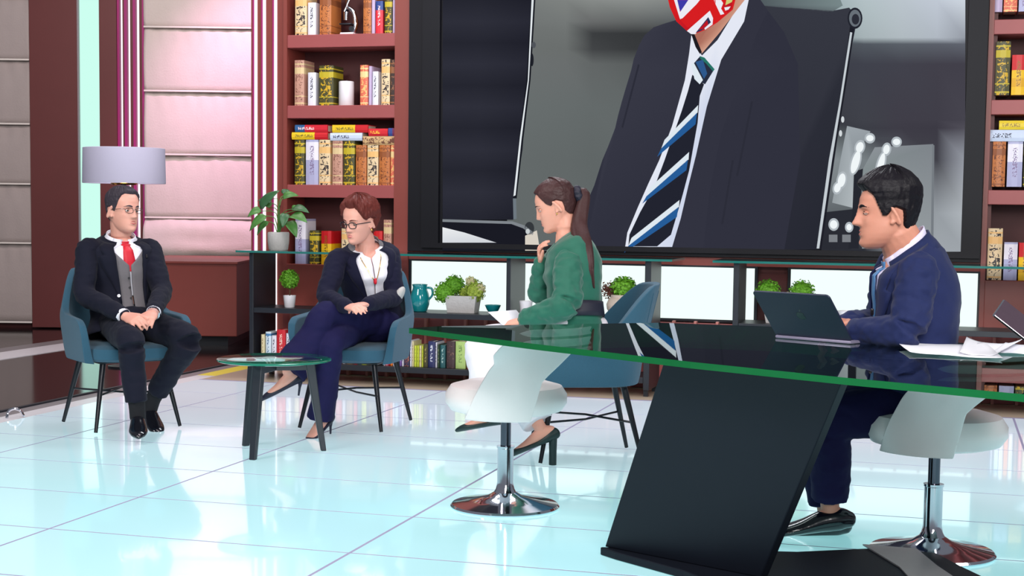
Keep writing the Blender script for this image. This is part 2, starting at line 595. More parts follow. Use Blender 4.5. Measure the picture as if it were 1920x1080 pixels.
# panel with three light strips beside the left bookcase
sp = tag(empty('trim_1', (-4.93, 10.1, 0)), kind='structure')
MB().box((0, .04, 0), (.272, .3, 3.7)).obj('strip_panel', M['brown'], sp, smooth=False)
for px in (478, 494, 515):
    X = on_y(px, 200, 10.12).x + 4.93
    MB().box((X - .0105, .031, 0.0), (X + .0105, .04, 3.7)).obj('light_strip', M['strip_light'], sp, smooth=False)
    MB().box((X - .022, .028, 0.0), (X - .011, .04, 3.7)).obj('strip_border', M['strip_glow'], sp, smooth=False)  # strip's magenta glow painted as a narrow piece on its left

# ------------------------------------------------------------------ console counters with glass tops
def counter(name, x0, x1, posts, label, gl):
    r = empty(name, ((x0 + x1) / 2, 9.55, 0), 0, label, 'counter')
    ox = (x0 + x1) / 2
    for a, b in posts:
        MB().box((a - ox, 0, .04), (b - ox, .37, .885), bev=.003).obj('post_panel', M['black'], r, smooth=False)
        for yy in (.02, .32):
            MB().box((a - ox, yy, -.002), (a - ox + .03, yy + .035, .04)).obj('foot', M['black'], r, smooth=False)
    for z0, z1, nm in ((.465, .5, 'mid_shelf'), (.085, .125, 'bottom_shelf')):
        for (a, b), (c, d) in zip(posts[:-1], posts[1:]):
            MB().box((b - ox + .001, .004, z0), (c - ox - .001, .36, z1), bev=.002).obj(nm, M['black'], r, smooth=False)
    a, b = gl
    g = MB()
    g.box((a - ox, -.05, .8855), (b - ox, .44, .9))
    o = g.obj('glass_top', [M['glass3'], M['glass3_edge']], r, smooth=False)
    for p in o.data.polygons:
        p.material_index = 0 if abs(p.normal.z) > .5 else 1
    return r


counter('console_counter', -4.66, -1.80, [(-4.66, -4.628), (-2.782, -2.752), (-1.845, -1.805)], 'long black console counter with green glass top in front of the left bookcase', (-4.74, -1.66))
counter('console_counter', -1.272, 2.6, [(-1.272, -1.235), (1.1, 1.13), (2.57, 2.6)], 'black console counter with green glass top behind the desk with the laptop', (-1.40, 2.66))

# ------------------------------------------------------------------ studio screen: bezel and the picture it shows
SY = 10.06
scr = empty('video_wall', (-1.7, 10.1, .9), 0, 'huge studio screen showing a man in a suit, striped tie and flag face mask', 'screen')


def scr_part(mb, name, m, **k):
    o = mb.obj(name, m, scr, smooth=False, **k)
    o.location = -V((-1.7, 10.1, .9))
    return o


scr_part(MB().box((-3.675, SY + .02, .905), (.24, 10.115, 3.7)), 'bezel', M['bezel'])
fr = MB()
fr.box((-3.565, SY - .012, .93), (-3.435, SY + .02, 3.7)).box((.118, SY - .012, .93), (.236, SY + .02, 3.7)).box((-3.435, SY - .012, .93), (.118, SY + .02, .965))
scr_part(fr, 'inner_frame', M['bezel'])

pv, pf, pc = [], [], []


def S(x, y, l):
    p = on_y(x, y, SY)
    return (p.x, SY + .012 - l * .0012, p.z)


def shp(l, pts, col, dense=False):
    """flat area of the picture: pts in picture pixels, one colour or one for each corner"""
    k = len(pv)
    cs = col if isinstance(col, list) else [col] * len(pts)
    for p in pts:
        pv.append(S(p[0], p[1], l))
    pf.append(tuple(range(k, k + len(pts))))
    pc.extend(cs)


def grid(l, xs, ys, cols):
    """smooth field of colours, cols[row][column]"""
    for j in range(len(ys) - 1):
        for i in range(len(xs) - 1):
            shp(l, [(xs[i], ys[j]), (xs[i + 1], ys[j]), (xs[i + 1], ys[j + 1]), (xs[i], ys[j + 1])], [cols[j][i], cols[j][i + 1], cols[j + 1][i + 1], cols[j + 1][i]])


def blob(l, cx, cy, rx, ry, col, rot=0, n=20):
    shp(l, [(cx + rx * math.cos(t) * math.cos(rot) - ry * math.sin(t) * math.sin(rot), cy + rx * math.cos(t) * math.sin(rot) + ry * math.sin(t) * math.cos(rot)) for t in [2 * PI * i / n for i in range(n)]], col)


DK = (37, 38, 48)
# left dark zone with faint bands
ys = [-260, 0, 40, 80, 120, 160, 200, 240, 280, 320, 360, 412]
bands = [DK if i % 2 else (46, 47, 58) for i in range(len(ys))]
edge_x = [1014, 1000, 998, 996, 993, 990, 986, 982, 979, 973, 967, 964]
for j in range(len(ys) - 1):
    b0, b1 = bands[j], bands[j + 1]
    d0, d1 = tuple(x - 6 for x in b0), tuple(x - 6 for x in b1)
    shp(.5, [(829, ys[j]), (900, ys[j]), (900, ys[j + 1]), (829, ys[j + 1])], [b0, b0, b1, b1])
    shp(.5, [(900, ys[j]), (edge_x[j], ys[j]), (edge_x[j + 1], ys[j + 1]), (900, ys[j + 1])], [b0, d0, d1, b1])
# grey room
G1, G2, G3 = (126, 130, 128), (98, 104, 104), (60, 62, 64)
grid(0, [950, 1060, 1110, 1190, 1270, 1420], [-260, 0, 40, 62, 92, 120, 200, 300, 470],
     [[G1] * 6, [(118, 122, 121), (126, 130, 128), (134, 138, 136), (138, 142, 140), (130, 134, 132), G1],
      [(112, 116, 115), (116, 120, 119), (104, 106, 106), (98, 101, 101), (90, 94, 96), G2],
      [(110, 114, 113), (110, 114, 113), G3, (54, 56, 58), (54, 56, 58), G3],
      [(108, 112, 111), (106, 110, 109), (66, 68, 70), (56, 58, 60), (54, 56, 58), G3],
      [(108, 112, 112), (106, 110, 110), (98, 102, 102), (90, 94, 94), G2, G2],
      [(104, 110, 110), (102, 108, 108), (100, 106, 106), G2, G2, G2], [(100, 106, 106), (98, 104, 104), (96, 102, 102), G2, G2, G2], [G2] * 6])
# chair-side white line on the left
shp(1, [(996, -260), (1012, -260), (1003, 0), (994, 150), (980, 265), (968, 372), (961, 374), (972, 262), (986, 150), (995, 0)], (24, 26, 34))
shp(2, [(1000, -260), (1009, -260), (1000, 0), (991, 150), (977, 262), (966, 366), (962, 368), (974, 258), (989, 150), (996, 0)], (226, 232, 236))
blob(2, 1000, 84, 4, 6, (80, 84, 90))
blob(2, 997, 112, 3, 12, (30, 32, 40))
shp(2, [(961, 372), (967, 372), (968, 410), (962, 412)], (110, 120, 128))
# dark table with grey rim, lower left
shp(2, [(829, 411), (960, 416), (985, 424), (1000, 440), (994, 470), (829, 470)], (26, 27, 36))
shp(3, [(829, 411), (960, 415), (984, 423), (1000, 436), (998, 441), (980, 428), (958, 420), (829, 416)], [(128, 134, 140)] * 8)
shp(3, [(829, 426), (870, 436), (930, 455), (829, 455)], [(236, 238, 240), (226, 230, 234), (206, 210, 216), (214, 218, 224)])
blob(3, 992, 428, 9, 12, (52, 56, 60))
blob(4, 989, 434, 4, 5, (200, 206, 208))
shp(3, [(984, 442), (1006, 432), (1012, 470), (984, 470)], (216, 208, 196))
# right side room
grid(0, [1540, 1620, 1690, 1757, 1810], [-260, 0, 70, 82, 120, 225, 240, 300, 400, 472],
     [[(176, 190, 194)] * 5, [(150, 168, 172), (178, 192, 196), (186, 196, 204), (192, 200, 212), (206, 214, 224)],
      [(120, 134, 138), (166, 178, 182), (176, 186, 192), (176, 184, 194), (150, 156, 166)],
      [(70, 74, 80), (82, 88, 96), (90, 96, 104), (92, 96, 106), (96, 100, 110)],
      [(60, 62, 72), (64, 66, 76), (66, 66, 76), (66, 64, 74), (66, 64, 74)],
      [(56, 58, 66), (64, 66, 74), (64, 62, 72), (64, 62, 72), (70, 68, 78)],
      [(76, 82, 86), (60, 62, 70), (62, 60, 70), (60, 58, 68), (80, 78, 88)],
      [(136, 144, 148), (120, 128, 132), (84, 86, 94), (66, 66, 74), (150, 154, 164)],
      [(96, 102, 106), (92, 98, 102), (120, 126, 132), (150, 156, 162), (176, 182, 188)],
      [(40, 42, 50), (40, 42, 50), (130, 136, 142), (160, 166, 172), (158, 164, 170)]])
shp(1, [(1588, 236), (1632, 246), (1606, 290), (1600, 390), (1560, 380)], [(156, 164, 170), (150, 158, 164), (140, 148, 154), (176, 184, 188), (150, 158, 162)])
shp(1, [(1640, 276), (1750, 270), (1750, 466), (1616, 466), (1616, 320)], [(140, 146, 152), (126, 132, 138), (150, 156, 160), (146, 154, 158), (132, 142, 144)])
shp(2, [(1601, 322), (1618, 316), (1612, 400), (1610, 466), (1590, 466), (1598, 400)], (38, 40, 48))
shp(1, [(1545, 398), (1600, 392), (1596, 468), (1533, 468)], (42, 44, 52))
for cx, cy, rx, ry, rot in ((1604, 304, 7, 22, .28), (1612, 276, 7, 10, .3), (1631, 259, 7, 6, 0), (1651, 310, 6, 24, .26), (1662, 280, 6, 9, .2), (1681, 266, 7, 6, 0), (1578, 338, 7, 13, .2), (1570, 352, 6, 9, .3), (1563, 421, 7, 8, 0), (1592, 426, 5, 6, 0)):
    blob(3, cx, cy, rx + 3, ry + 4, (176, 184, 190), rot)
    blob(4, cx, cy, rx, ry, (240, 246, 248), rot)
for cx in (1562, 1587):
    shp(3, [(cx - 8, 440), (cx + 8, 440), (cx + 8, 454), (cx - 8, 454)], (124, 128, 134))
shp(2, [(1632, 256), (1684, 258), (1684, 264), (1632, 263)], (70, 72, 80))
shp(2, [(1748, 272), (1752, 272), (1750, 468), (1745, 468)], (118, 124, 130))
# suit and chair back
SU, SU2 = (48, 49, 62), (56, 57, 70)
shp(3, [(1400, 8), (1480, 14), (1560, 20), (1592, 14), (1606, 30), (1604, 52), (1590, 120), (1532, 468), (1420, 468)], [(54, 56, 66)] * 6 + [(44, 46, 56), (38, 40, 50), (42, 43, 54)])
shp(3, [(1400, -40), (1560, -40), (1580, 10), (1560, 22), (1400, 8)], [(96, 110, 112), (116, 132, 132), (120, 136, 138), (96, 106, 110), (70, 78, 84)])
shp(4, [(1265, 38), (1245, 44), (1225, 51), (1208, 66), (1198, 84), (1188, 110), (1183, 132), (1172, 168), (1165, 192), (1158, 218), (1153, 240), (1140, 274), (1129, 300), (1120, 328), (1114, 347), (1105, 368), (1098, 390), (1096, 470), (1200, 470), (1330, 470), (1470, 470), (1500, 300), (1496, 120), (1470, 60), (1440, 20), (1405, -30), (1330, 20)],
    [SU2] * 12 + [SU] * 15)
shp(5, [(1405, -30), (1440, 20), (1420, 60), (1392, 130), (1352, 250), (1330, 360), (1318, 470), (1262, 470), (1290, 350), (1305, 290), (1325, 200), (1352, 110), (1390, 40)], (50, 51, 64))
for a in ([(1408, 190), (1412, 190), (1384, 330), (1380, 330)], [(1372, 300), (1376, 300), (1356, 420), (1352, 420)], [(1196, 120), (1199, 122), (1168, 240), (1165, 238)]):
    shp(6, a, (44, 45, 57))
# white line and knob of the chair back
shp(5, [(1594, 46), (1603, 48), (1588, 150), (1570, 260), (1540, 468), (1530, 468), (1560, 270), (1582, 140)], (30, 31, 40))
shp(6, [(1594, 60), (1598, 61), (1578, 190), (1560, 300), (1536, 466), (1531, 466), (1554, 300), (1574, 190)], (196, 204, 210))
blob(6, 1603, 34, 14, 20, (34, 36, 46))
blob(7, 1603, 34, 11, 16, (104, 112, 120))
blob(8, 1604, 36, 7, 10, (44, 46, 56))
for cx, cy in ((1580, 224), (1576, 250)):
    blob(7, cx, cy, 3, 6, (210, 216, 220))
# shirt
SH, SH2 = (228, 232, 244), (208, 216, 236)
shp(6, [(1296, 66), (1302, 74), (1308, 92), (1316, 104), (1345, 75), (1385, 10), (1410, -30), (1395, 40), (1352, 112), (1325, 200), (1305, 290), (1290, 350), (1276, 410), (1260, 463), (1172, 463), (1176, 436), (1196, 388), (1216, 343), (1236, 300), (1260, 236), (1284, 150), (1292, 100)],
    [SH] * 9 + [SH2] * 5 + [SH] * 8)
# neck and face under the mask
SK, SK2 = (206, 150, 128), (170, 108, 92)
shp(7, [(1298, 60), (1345, 20), (1404, -60), (1412, -20), (1385, 14), (1350, 60), (1316, 100), (1306, 86)], [SK2, SK2, SK, SK, SK, SK, (216, 164, 142), SK2])
shp(8, [(1296, 64), (1302, 64), (1316, 98), (1312, 101), (1304, 88)], (30, 28, 34))
# tie
shp(8, [(1298, 140), (1320, 158), (1312, 180), (1308, 230), (1300, 275), (1292, 320), (1280, 365), (1270, 400), (1258, 440), (1232, 462), (1178, 462), (1180, 440), (1200, 398), (1228, 348), (1246, 300), (1262, 254), (1278, 208), (1290, 170)], (34, 36, 48))
WT, BL = (222, 232, 240), (38, 92, 152)
ST = [((1309, 197), (1246, 262), 14, 18), ((1292, 285), (1218, 352), 14, 16), ((1274, 375), (1184, 446), 13, 15)]
for (xr, yr), (xl, yl), w1, w2 in ST:
    shp(9, [(xr, yr), (xr - 1, yr + w1), (xl - 6, yl + w1 + 2), (xl, yl)], WT)
    shp(9, [(xr - 2, yr + w1), (xr - 5, yr + w1 + w2 + 4), (xl - 14, yl + w1 + w2), (xl - 6, yl + w1 + 2)], BL)
shp(9, [(1298, 122), (1312, 106), (1320, 111), (1338, 132), (1322, 158), (1306, 150)], (40, 46, 64))
shp(10, [(1296, 120), (1301, 118), (1318, 150), (1312, 158), (1302, 148)], WT)
shp(10, [(1304, 116), (1318, 112), (1326, 138), (1320, 148)], (46, 88, 140))
shp(10, [(1312, 105), (1321, 108), (1340, 130), (1337, 134), (1324, 119), (1313, 110)], (40, 116, 104))
# flag mask
RD, RD2, BU, WH = (214, 30, 34), (190, 24, 36), (62, 58, 168), (236, 234, 244)
shp(9, [(1236, -70), (1300, -90), (1384, -70), (1384, -20), (1374, 18), (1345, 42), (1325, 55), (1302, 64), (1290, 60), (1268, 40), (1256, 14)], [RD] * 8 + [RD2, RD, RD])
shp(10, [(1268, 0), (1300, 0), (1276, 22)], BU)
shp(11, [(1292, -2), (1314, -2), (1306, 8), (1276, 36), (1273, 26)], WH)
shp(11, [(1262, -6), (1269, -4), (1276, 26), (1275, 36)], WH)
shp(10, [(1288, 58), (1331, 20), (1337, 34), (1336, 46), (1322, 56), (1318, 46), (1304, 64), (1296, 64)], WH)
shp(11, [(1304, 62), (1328, 32), (1333, 42), (1316, 57)], (48, 50, 86))
shp(12, [(1310, 56), (1326, 38), (1328, 46), (1318, 54)], RD2)
shp(10, [(1338, 0), (1352, 0), (1356, 6), (1352, 16), (1358, 26), (1351, 28)], WH)
shp(10, [(1356, 10), (1374, -4), (1372, 16), (1364, 24)], RD2)
shp(11, [(1362, 0), (1376, -6), (1372, 4), (1360, 10)], (206, 206, 120))
shp(11, [(1358, 14), (1370, 12), (1366, 18), (1360, 20)], WH)
shp(11, [(1300, 4), (1306, 8), (1280, 34), (1275, 36)], WH)
shp(10, [(1276, 38), (1334, -12), (1342, -4), (1342, 6), (1290, 52)], RD)

bm = bmesh.new()
cl = bm.verts.layers.float_color.new('Col')
vs = [bm.verts.new(p) for p in pv]
for v, c in zip(vs, pc):
    v[cl] = lin(c) + (1,)
for f in pf:
    try:
        fc = bm.faces.new([vs[i] for i in f])
        fc.normal_update()
        if fc.normal.y > 0:
            fc.normal_flip()
    except ValueError:
        pass
bmesh.ops.triangulate(bm, faces=[f for f in bm.faces if len(f.verts) > 4], ngon_method='EAR_CLIP')
pm = bpy.data.meshes.new('screen_picture')
bm.to_mesh(pm)
bm.free()
m = glow('lit_screen', (255, 255, 255), 1.0)
nd = m.node_tree.nodes.new('ShaderNodeVertexColor')
nd.layer_name = 'Col'
m.node_tree.links.new(nd.outputs[0], m.node_tree.nodes['Emission'].inputs[0])
pm.materials.append(m)
po = bpy.data.objects.new('screen_picture', pm)
COL.objects.link(po)
po.parent = scr
po.location = -V((-1.7, 10.1, .9))

# ------------------------------------------------------------------ teal armchairs
def sp_(c, e):
    return math.copysign(abs(c) ** e, c)


def armchair(loc, rz, label):
    """faces local -Y; arms wrap forward, legs splay"""
    r = empty('armchair', loc, rz, label, 'chair', 'teal armchairs')
    n, k = 56, 12
    sh = MB()
    outer, inner = [], []

    def plan(u):
        au = abs(u)
        if au < .56:
            a = au / .56 * PI / 2
            x, y = .300 * math.sin(a) ** .85, .04 + .235 * max(0, math.cos(a)) ** .8
        else:
            t = (au - .56) / .44
            x, y = .300 + .012 * math.sin(t * PI / 2), .04 - .285 * t
        return math.copysign(x, u), y
    for i in range(n + 1):
        u = i / n * 2 - 1
        au = abs(u)
        rise = 1 - min(1, max(0, (au - .24) / .34))
        back = rise * rise * (3 - 2 * rise)
        arm = .625 - .02 * max(0, (au - .56) / .44)
        top = arm + (.225 + .012 * (1 - (au / .3) ** 2 if au < .3 else 0)) * back
        fc = max(0, (au - .86) / .14)
        top -= .085 * (1 - math.sqrt(max(0, 1 - fc * fc)))
        px, py = plan(u)
        for lst, inn in ((outer, 0), (inner, 1)):
            row = []
            for j in range(k + 1):
                t = j / k
                z = .378 + (top - .378) * t
                f = .90 + .10 * min(1, ((z - .378) / .2)) ** .7
                rec = .07 * max(0, z - .56) / .28 * back
                nar = 1 - .20 * max(0, (z - .62) / .22)
                th = .052 * (1 - .3 * t) if inn else 0
                s_ = 1 - th / .29
                fy = f if py > 0 else .93 + .07 * min(1, (z - .378) / .2)
                row.append(V((px * f * s_ * nar, py * fy * (s_ if py > 0 else 1) + rec + .01, z - (.008 if inn else 0))))
            lst.append(row)
    N = k + 1
    vs = [p for row in outer for p in row] + [p for row in inner for p in row]
    B0 = (n + 1) * N
    fs = []
    for i in range(n):
        for j in range(k):
            fs.append((i * N + j, (i + 1) * N + j, (i + 1) * N + j + 1, i * N + j + 1))
            fs.append((B0 + i * N + j, B0 + i * N + j + 1, B0 + (i + 1) * N + j + 1, B0 + (i + 1) * N + j))
        fs.append((i * N + k, (i + 1) * N + k, B0 + (i + 1) * N + k, B0 + i * N + k))
        fs.append((i * N, B0 + i * N, B0 + (i + 1) * N, (i + 1) * N))
    for i in (0, n):
        for j in range(k):
            fs.append((i * N + j, i * N + j + 1, B0 + i * N + j + 1, B0 + i * N + j))
    sh.add(vs, fs).obj('backrest', M['teal_fabric'], r, bevel=.012)
    # seat cushion
    c = MB()
    prof = [(.0, .40), (.9, .40), (.99, .415), (1.0, .44), (.985, .468), (.9, .482), (.5, .488), (0.02, .489)]
    m_ = 40
    vs = []
    for q, z in prof:
        for i in range(m_):
            a = 2 * PI * i / m_
            vs.append((.262 * q * sp_(math.cos(a), .6), -.03 + .275 * q * sp_(math.sin(a), .6), z - .02))
    fs = [(j * m_ + i, j * m_ + (i + 1) % m_, (j + 1) * m_ + (i + 1) % m_, (j + 1) * m_ + i) for j in range(len(prof) - 1) for i in range(m_)]
    c.add(vs, fs).obj('seat', M['teal_fabric'], r)
    MB().box((-.2, -.2, .368), (.2, .18, .384), bev=.004).obj('seat_frame', M['legm'], r, smooth=False)
    # quilted seams on the back
    def back_pt(u, t):
        i = min(n, max(0, round((u + 1) / 2 * n)))
        p = outer[i][min(k, round(t * k))]
        return p + V((p.x, p.y, 0)).normalized() * .001
    for uu in (-.24, -.08, .08, .24):
        MB().tube([back_pt(uu, t / k) for t in range(6, k)], .0022, n=6).obj('seam', M['teal_fabric'], r)
    ft = {(-1, -1): (-.235, -.235), (1, -1): (.235, -.235), (-1, 1): (-.235, .255), (1, 1): (.235, .255)}
    for (sx, sy), (fx, fy) in ft.items():
        MB().tube([(sx * .165, sy * .165, .382), (fx, fy, .012)], [.0165, .0095], n=12, flat=True).obj('leg', M['legm'], r)
    z = .2
    cb = MB()
    for s_ in (-1, 1):
        cb.tube([(-.2, -.2 * s_ + (0.005 if s_ > 0 else .005), z), (0, .01, z + .012 * s_), (.2, .21 * s_, z)], .0055, n=8)
    cb.obj('cross_brace', M['legm'], r)
    return r


chA = armchair((-4.27, 7.19, 0), math.atan2(-.615, .79) + PI / 2, 'teal armchair under the man with the red tie')
chB = armchair((-3.085, 7.645, 0), .02, 'teal armchair under the woman with red hair and glasses')
chC = armchair((-1.655, 7.06, 0), math.atan2(-.36, -.933) + PI / 2, 'teal armchair under the woman with the ponytail')

# ------------------------------------------------------------------ round glass coffee table
tb = empty('coffee_table', (-3.125, 6.68, 0), 0, 'round glass coffee table on three dark splayed legs', 'table')
g = MB().lathe([(0.001, .452), (.272, .452), (.278, .455), (.278, .462), (.272, .465), (.001, .465)], n=64, close=False)
o = g.obj('glass_top', [M['glass2'], M['glass2_edge']], tb)
for p in o.data.polygons:
    p.material_index = 0 if abs(p.normal.z) > .9 else 1
for q in ((-3.122, 6.44), (-2.918, 6.805), (-3.341, 6.808)):
    d = V((q[0] + 3.125, q[1] - 6.68, 0))
    dn = d.normalized()
    e = dn.cross(V((0, 0, 1)))
    a, b = dn * .15, d
    lg = MB()
    lg.add([a + e * .024 + V((0, 0, .447)), a - e * .024 + V((0, 0, .447)), a - e * .024 + dn * .045 + V((0, 0, .447)), a + e * .024 + dn * .045 + V((0, 0, .447)),
            b + e * .016 - dn * .012, b - e * .016 - dn * .012, b - e * .016 + dn * .014, b + e * .016 + dn * .014],
           [(0, 1, 2, 3), (7, 6, 5, 4), (0, 4, 5, 1), (1, 5, 6, 2), (2, 6, 7, 3), (3, 7, 4, 0)])
    lg.obj('leg', M['black'], tb, smooth=False, bevel=.004)
    fr = MB()
    fr.add([e * .016 + V((0, 0, .447)), -e * .016 + V((0, 0, .447)), a * 1.15 - e * .02 + V((0, 0, .447)), a * 1.15 + e * .02 + V((0, 0, .447)),
            e * .016 + V((0, 0, .405)), -e * .016 + V((0, 0, .405)), a * 1.15 - e * .02 + V((0, 0, .405)), a * 1.15 + e * .02 + V((0, 0, .405))],
           [(0, 1, 2, 3), (7, 6, 5, 4), (0, 4, 5, 1), (1, 5, 6, 2), (2, 6, 7, 3), (3, 7, 4, 0)])
    fr.obj('frame_rail', M['black'], tb, smooth=False, bevel=.003)
    MB().lathe([(.001, .447), (.02, .447), (.02, .451), (.001, .451)], n=16, c=tuple(dn * .2)).obj('glass_fixing', M['chrome'], tb)

# ------------------------------------------------------------------ glass desk
DZ = .75
dk = empty('studio_desk', (-.75, 5.2, 0), 0, 'large dark studio desk with green-edged glass top and leaning slab leg', 'desk')
top = [(-1.935, 5.33), (-1.86, 5.47), (-1.10, 6.03), (-.60, 6.02), (.06, 5.56), (.75, 4.98), (1.5, 4.2), (1.5, 2.75), (.22, 3.99), (-.24, 4.21), (-.72, 4.48), (-1.33, 4.885)]
n = len(top)
g = MB().add([(x + .75, y - 5.2, DZ - .02) for x, y in top] + [(x + .75, y - 5.2, DZ) for x, y in top],
             [tuple(range(n))[::-1], tuple(range(n, 2 * n))] + [(i, (i + 1) % n, (i + 1) % n + n, i + n) for i in range(n)])
o = g.obj('glass_top', [M['glass'], M['glass_edge']], dk, smooth=False)
for p in o.data.polygons:
    p.material_index = 0 if abs(p.normal.z) > .9 else 1


def slab(pts_top, pts_bot, th, name, m):
    """leaning slab through four corner points, with thickness to the back"""
    a, b, c, d = [V(p) - V((-.75, 5.2, 0)) for p in (*pts_top, *pts_bot)]
    nrm = (b - a).cross(c - a).normalized()
    if nrm.y < 0:
        nrm = -nrm
    nrm = V((nrm.x, nrm.y, 0)).normalized()
    mb = MB()
    mb.add([a, b, d, c, a + nrm * th, b + nrm * th, d + nrm * th, c + nrm * th], [(0, 1, 2, 3), (7, 6, 5, 4), (0, 4, 5, 1), (1, 5, 6, 2), (2, 6, 7, 3), (3, 7, 4, 0)])
    return mb.obj(name, m, dk, smooth=False, bevel=.004)


slab([(-.835, 4.66, DZ - .022), (-.262, 4.39, DZ - .022)], [(-1.10, 5.05, .03), (-.527, 4.78, .03)], .05, 'leaning_panel', M['desk_navy'])
bp = [(-1.115, 5.045), (-1.05, 4.99), (-.78, 4.80), (-.3, 4.3), (.55, 4.3), (.10, 5.16), (-.03, 5.44), (-.45, 5.2)]
n = len(bp)
MB().add([(x + .75, y - 5.2, .001) for x, y in bp] + [(x + .75, y - 5.2, .03) for x, y in bp],
         [tuple(range(n))[::-1], tuple(range(n, 2 * n))] + [(i, (i + 1) % n, (i + 1) % n + n, i + n) for i in range(n)]).obj('base_plate', M['desk_navy'], dk, smooth=False, bevel=.004)
st = [(-.235, 5.37), (-.05, 5.36), (.02, 5.12), (.10, 4.9), (-.05, 4.85), (-.10, 5.06)]
MB().add([(x + .75, y - 5.2, .031) for x, y in st] + [(x + .75, y - 5.2, .036) for x, y in st],
         [tuple(range(6))[::-1], tuple(range(6, 12))] + [(i, (i + 1) % 6, (i + 1) % 6 + 6, i + 6) for i in range(6)]).obj('base_inlay', M['grey_trim'], dk, smooth=False, label='pale grey inlay of the base')


# ------------------------------------------------------------------ white swivel stools
def stool(loc, rz, label):
    """low back shell on the local -Y side"""
    r = empty('swivel_stool', loc, rz, label, 'stool', 'white swivel stools')
    c = MB().lathe([(.001, .385), (.18, .387), (.225, .40), (.246, .43), (.246, .465), (.225, .497), (.17, .512), (.001, .515)], n=48, close=False)
    c.obj('seat', M['white_leather'], r)
    n, k = 28, 16
    vs = []
    for side in (0, 1):
        for j in range(k + 1):
            t = j / k
            h = .375 + .37 * t
            lo = math.radians(-48 + 38 * min(1, t * 1.5) ** .8)
            hi = math.radians(26 + 12 * t + 42 * max(0, t - .45) / .55)
            R = .225 + .035 * math.sin(min(1, t * 2.5) * PI / 2) + .045 * t * t
            for i in range(n + 1):
                s_ = i / n
                a = lo + (hi - lo) * s_
                rr = R + .12 * max(0, t - .35) * max(0, s_ - .45) - side * (.03 - .012 * t)
                z = h - .10 * max(0, (t - .6) / .4) * max(0, (.35 - s_) / .35) ** 2
                vs.append((rr * math.sin(a), -rr * math.cos(a), z))
    N = n + 1
    B0 = N * (k + 1)
    fs = []
    for j in range(k):
        for i in range(n):
            q = (j * N + i, j * N + i + 1, (j + 1) * N + i + 1, (j + 1) * N + i)
            fs += [q, tuple(B0 + x for x in q[::-1])]
        for i in (0, n):
            fs.append((j * N + i, (j + 1) * N + i, B0 + (j + 1) * N + i, B0 + j * N + i))
    for j in (0, k):
        for i in range(n):
            fs.append((j * N + i, B0 + j * N + i, B0 + j * N + i + 1, j * N + i + 1))
    MB().add(vs, fs).obj('backrest', M['white_leather'], r, bevel=.01, sub=1)
    MB().lathe([(.001, .375), (.1, .375), (.1, .386), (.001, .386)], n=24).obj('seat_plate', M['legm'], r)
    MB().lathe([(.001, .2), (.021, .2), (.021, .376), (.001, .376)], n=20).obj('upper_post', M['dark_chrome'], r)
    MB().lathe([(.001, .05), (.052, .05), (.038, .075), (.033, .10), (.033, .24), (.036, .242), (.036, .25), (.001, .25)], n=24).obj('column', M['chrome'], r)
    MB().lathe([(.001, .0), (.215, .0), (.222, .006), (.215, .014), (.15, .026), (.07, .045), (.04, .065), (.001, .065)], n=56).obj('base', M['chrome'], r)
    return r


stool((-1.672, 5.76, 0), YAW, 'white leather swivel stool with nobody on it, in front of the ponytailed woman')
stool((.0, 5.47, 0), YAW - .45, 'white leather swivel stool under the man in the blue suit')

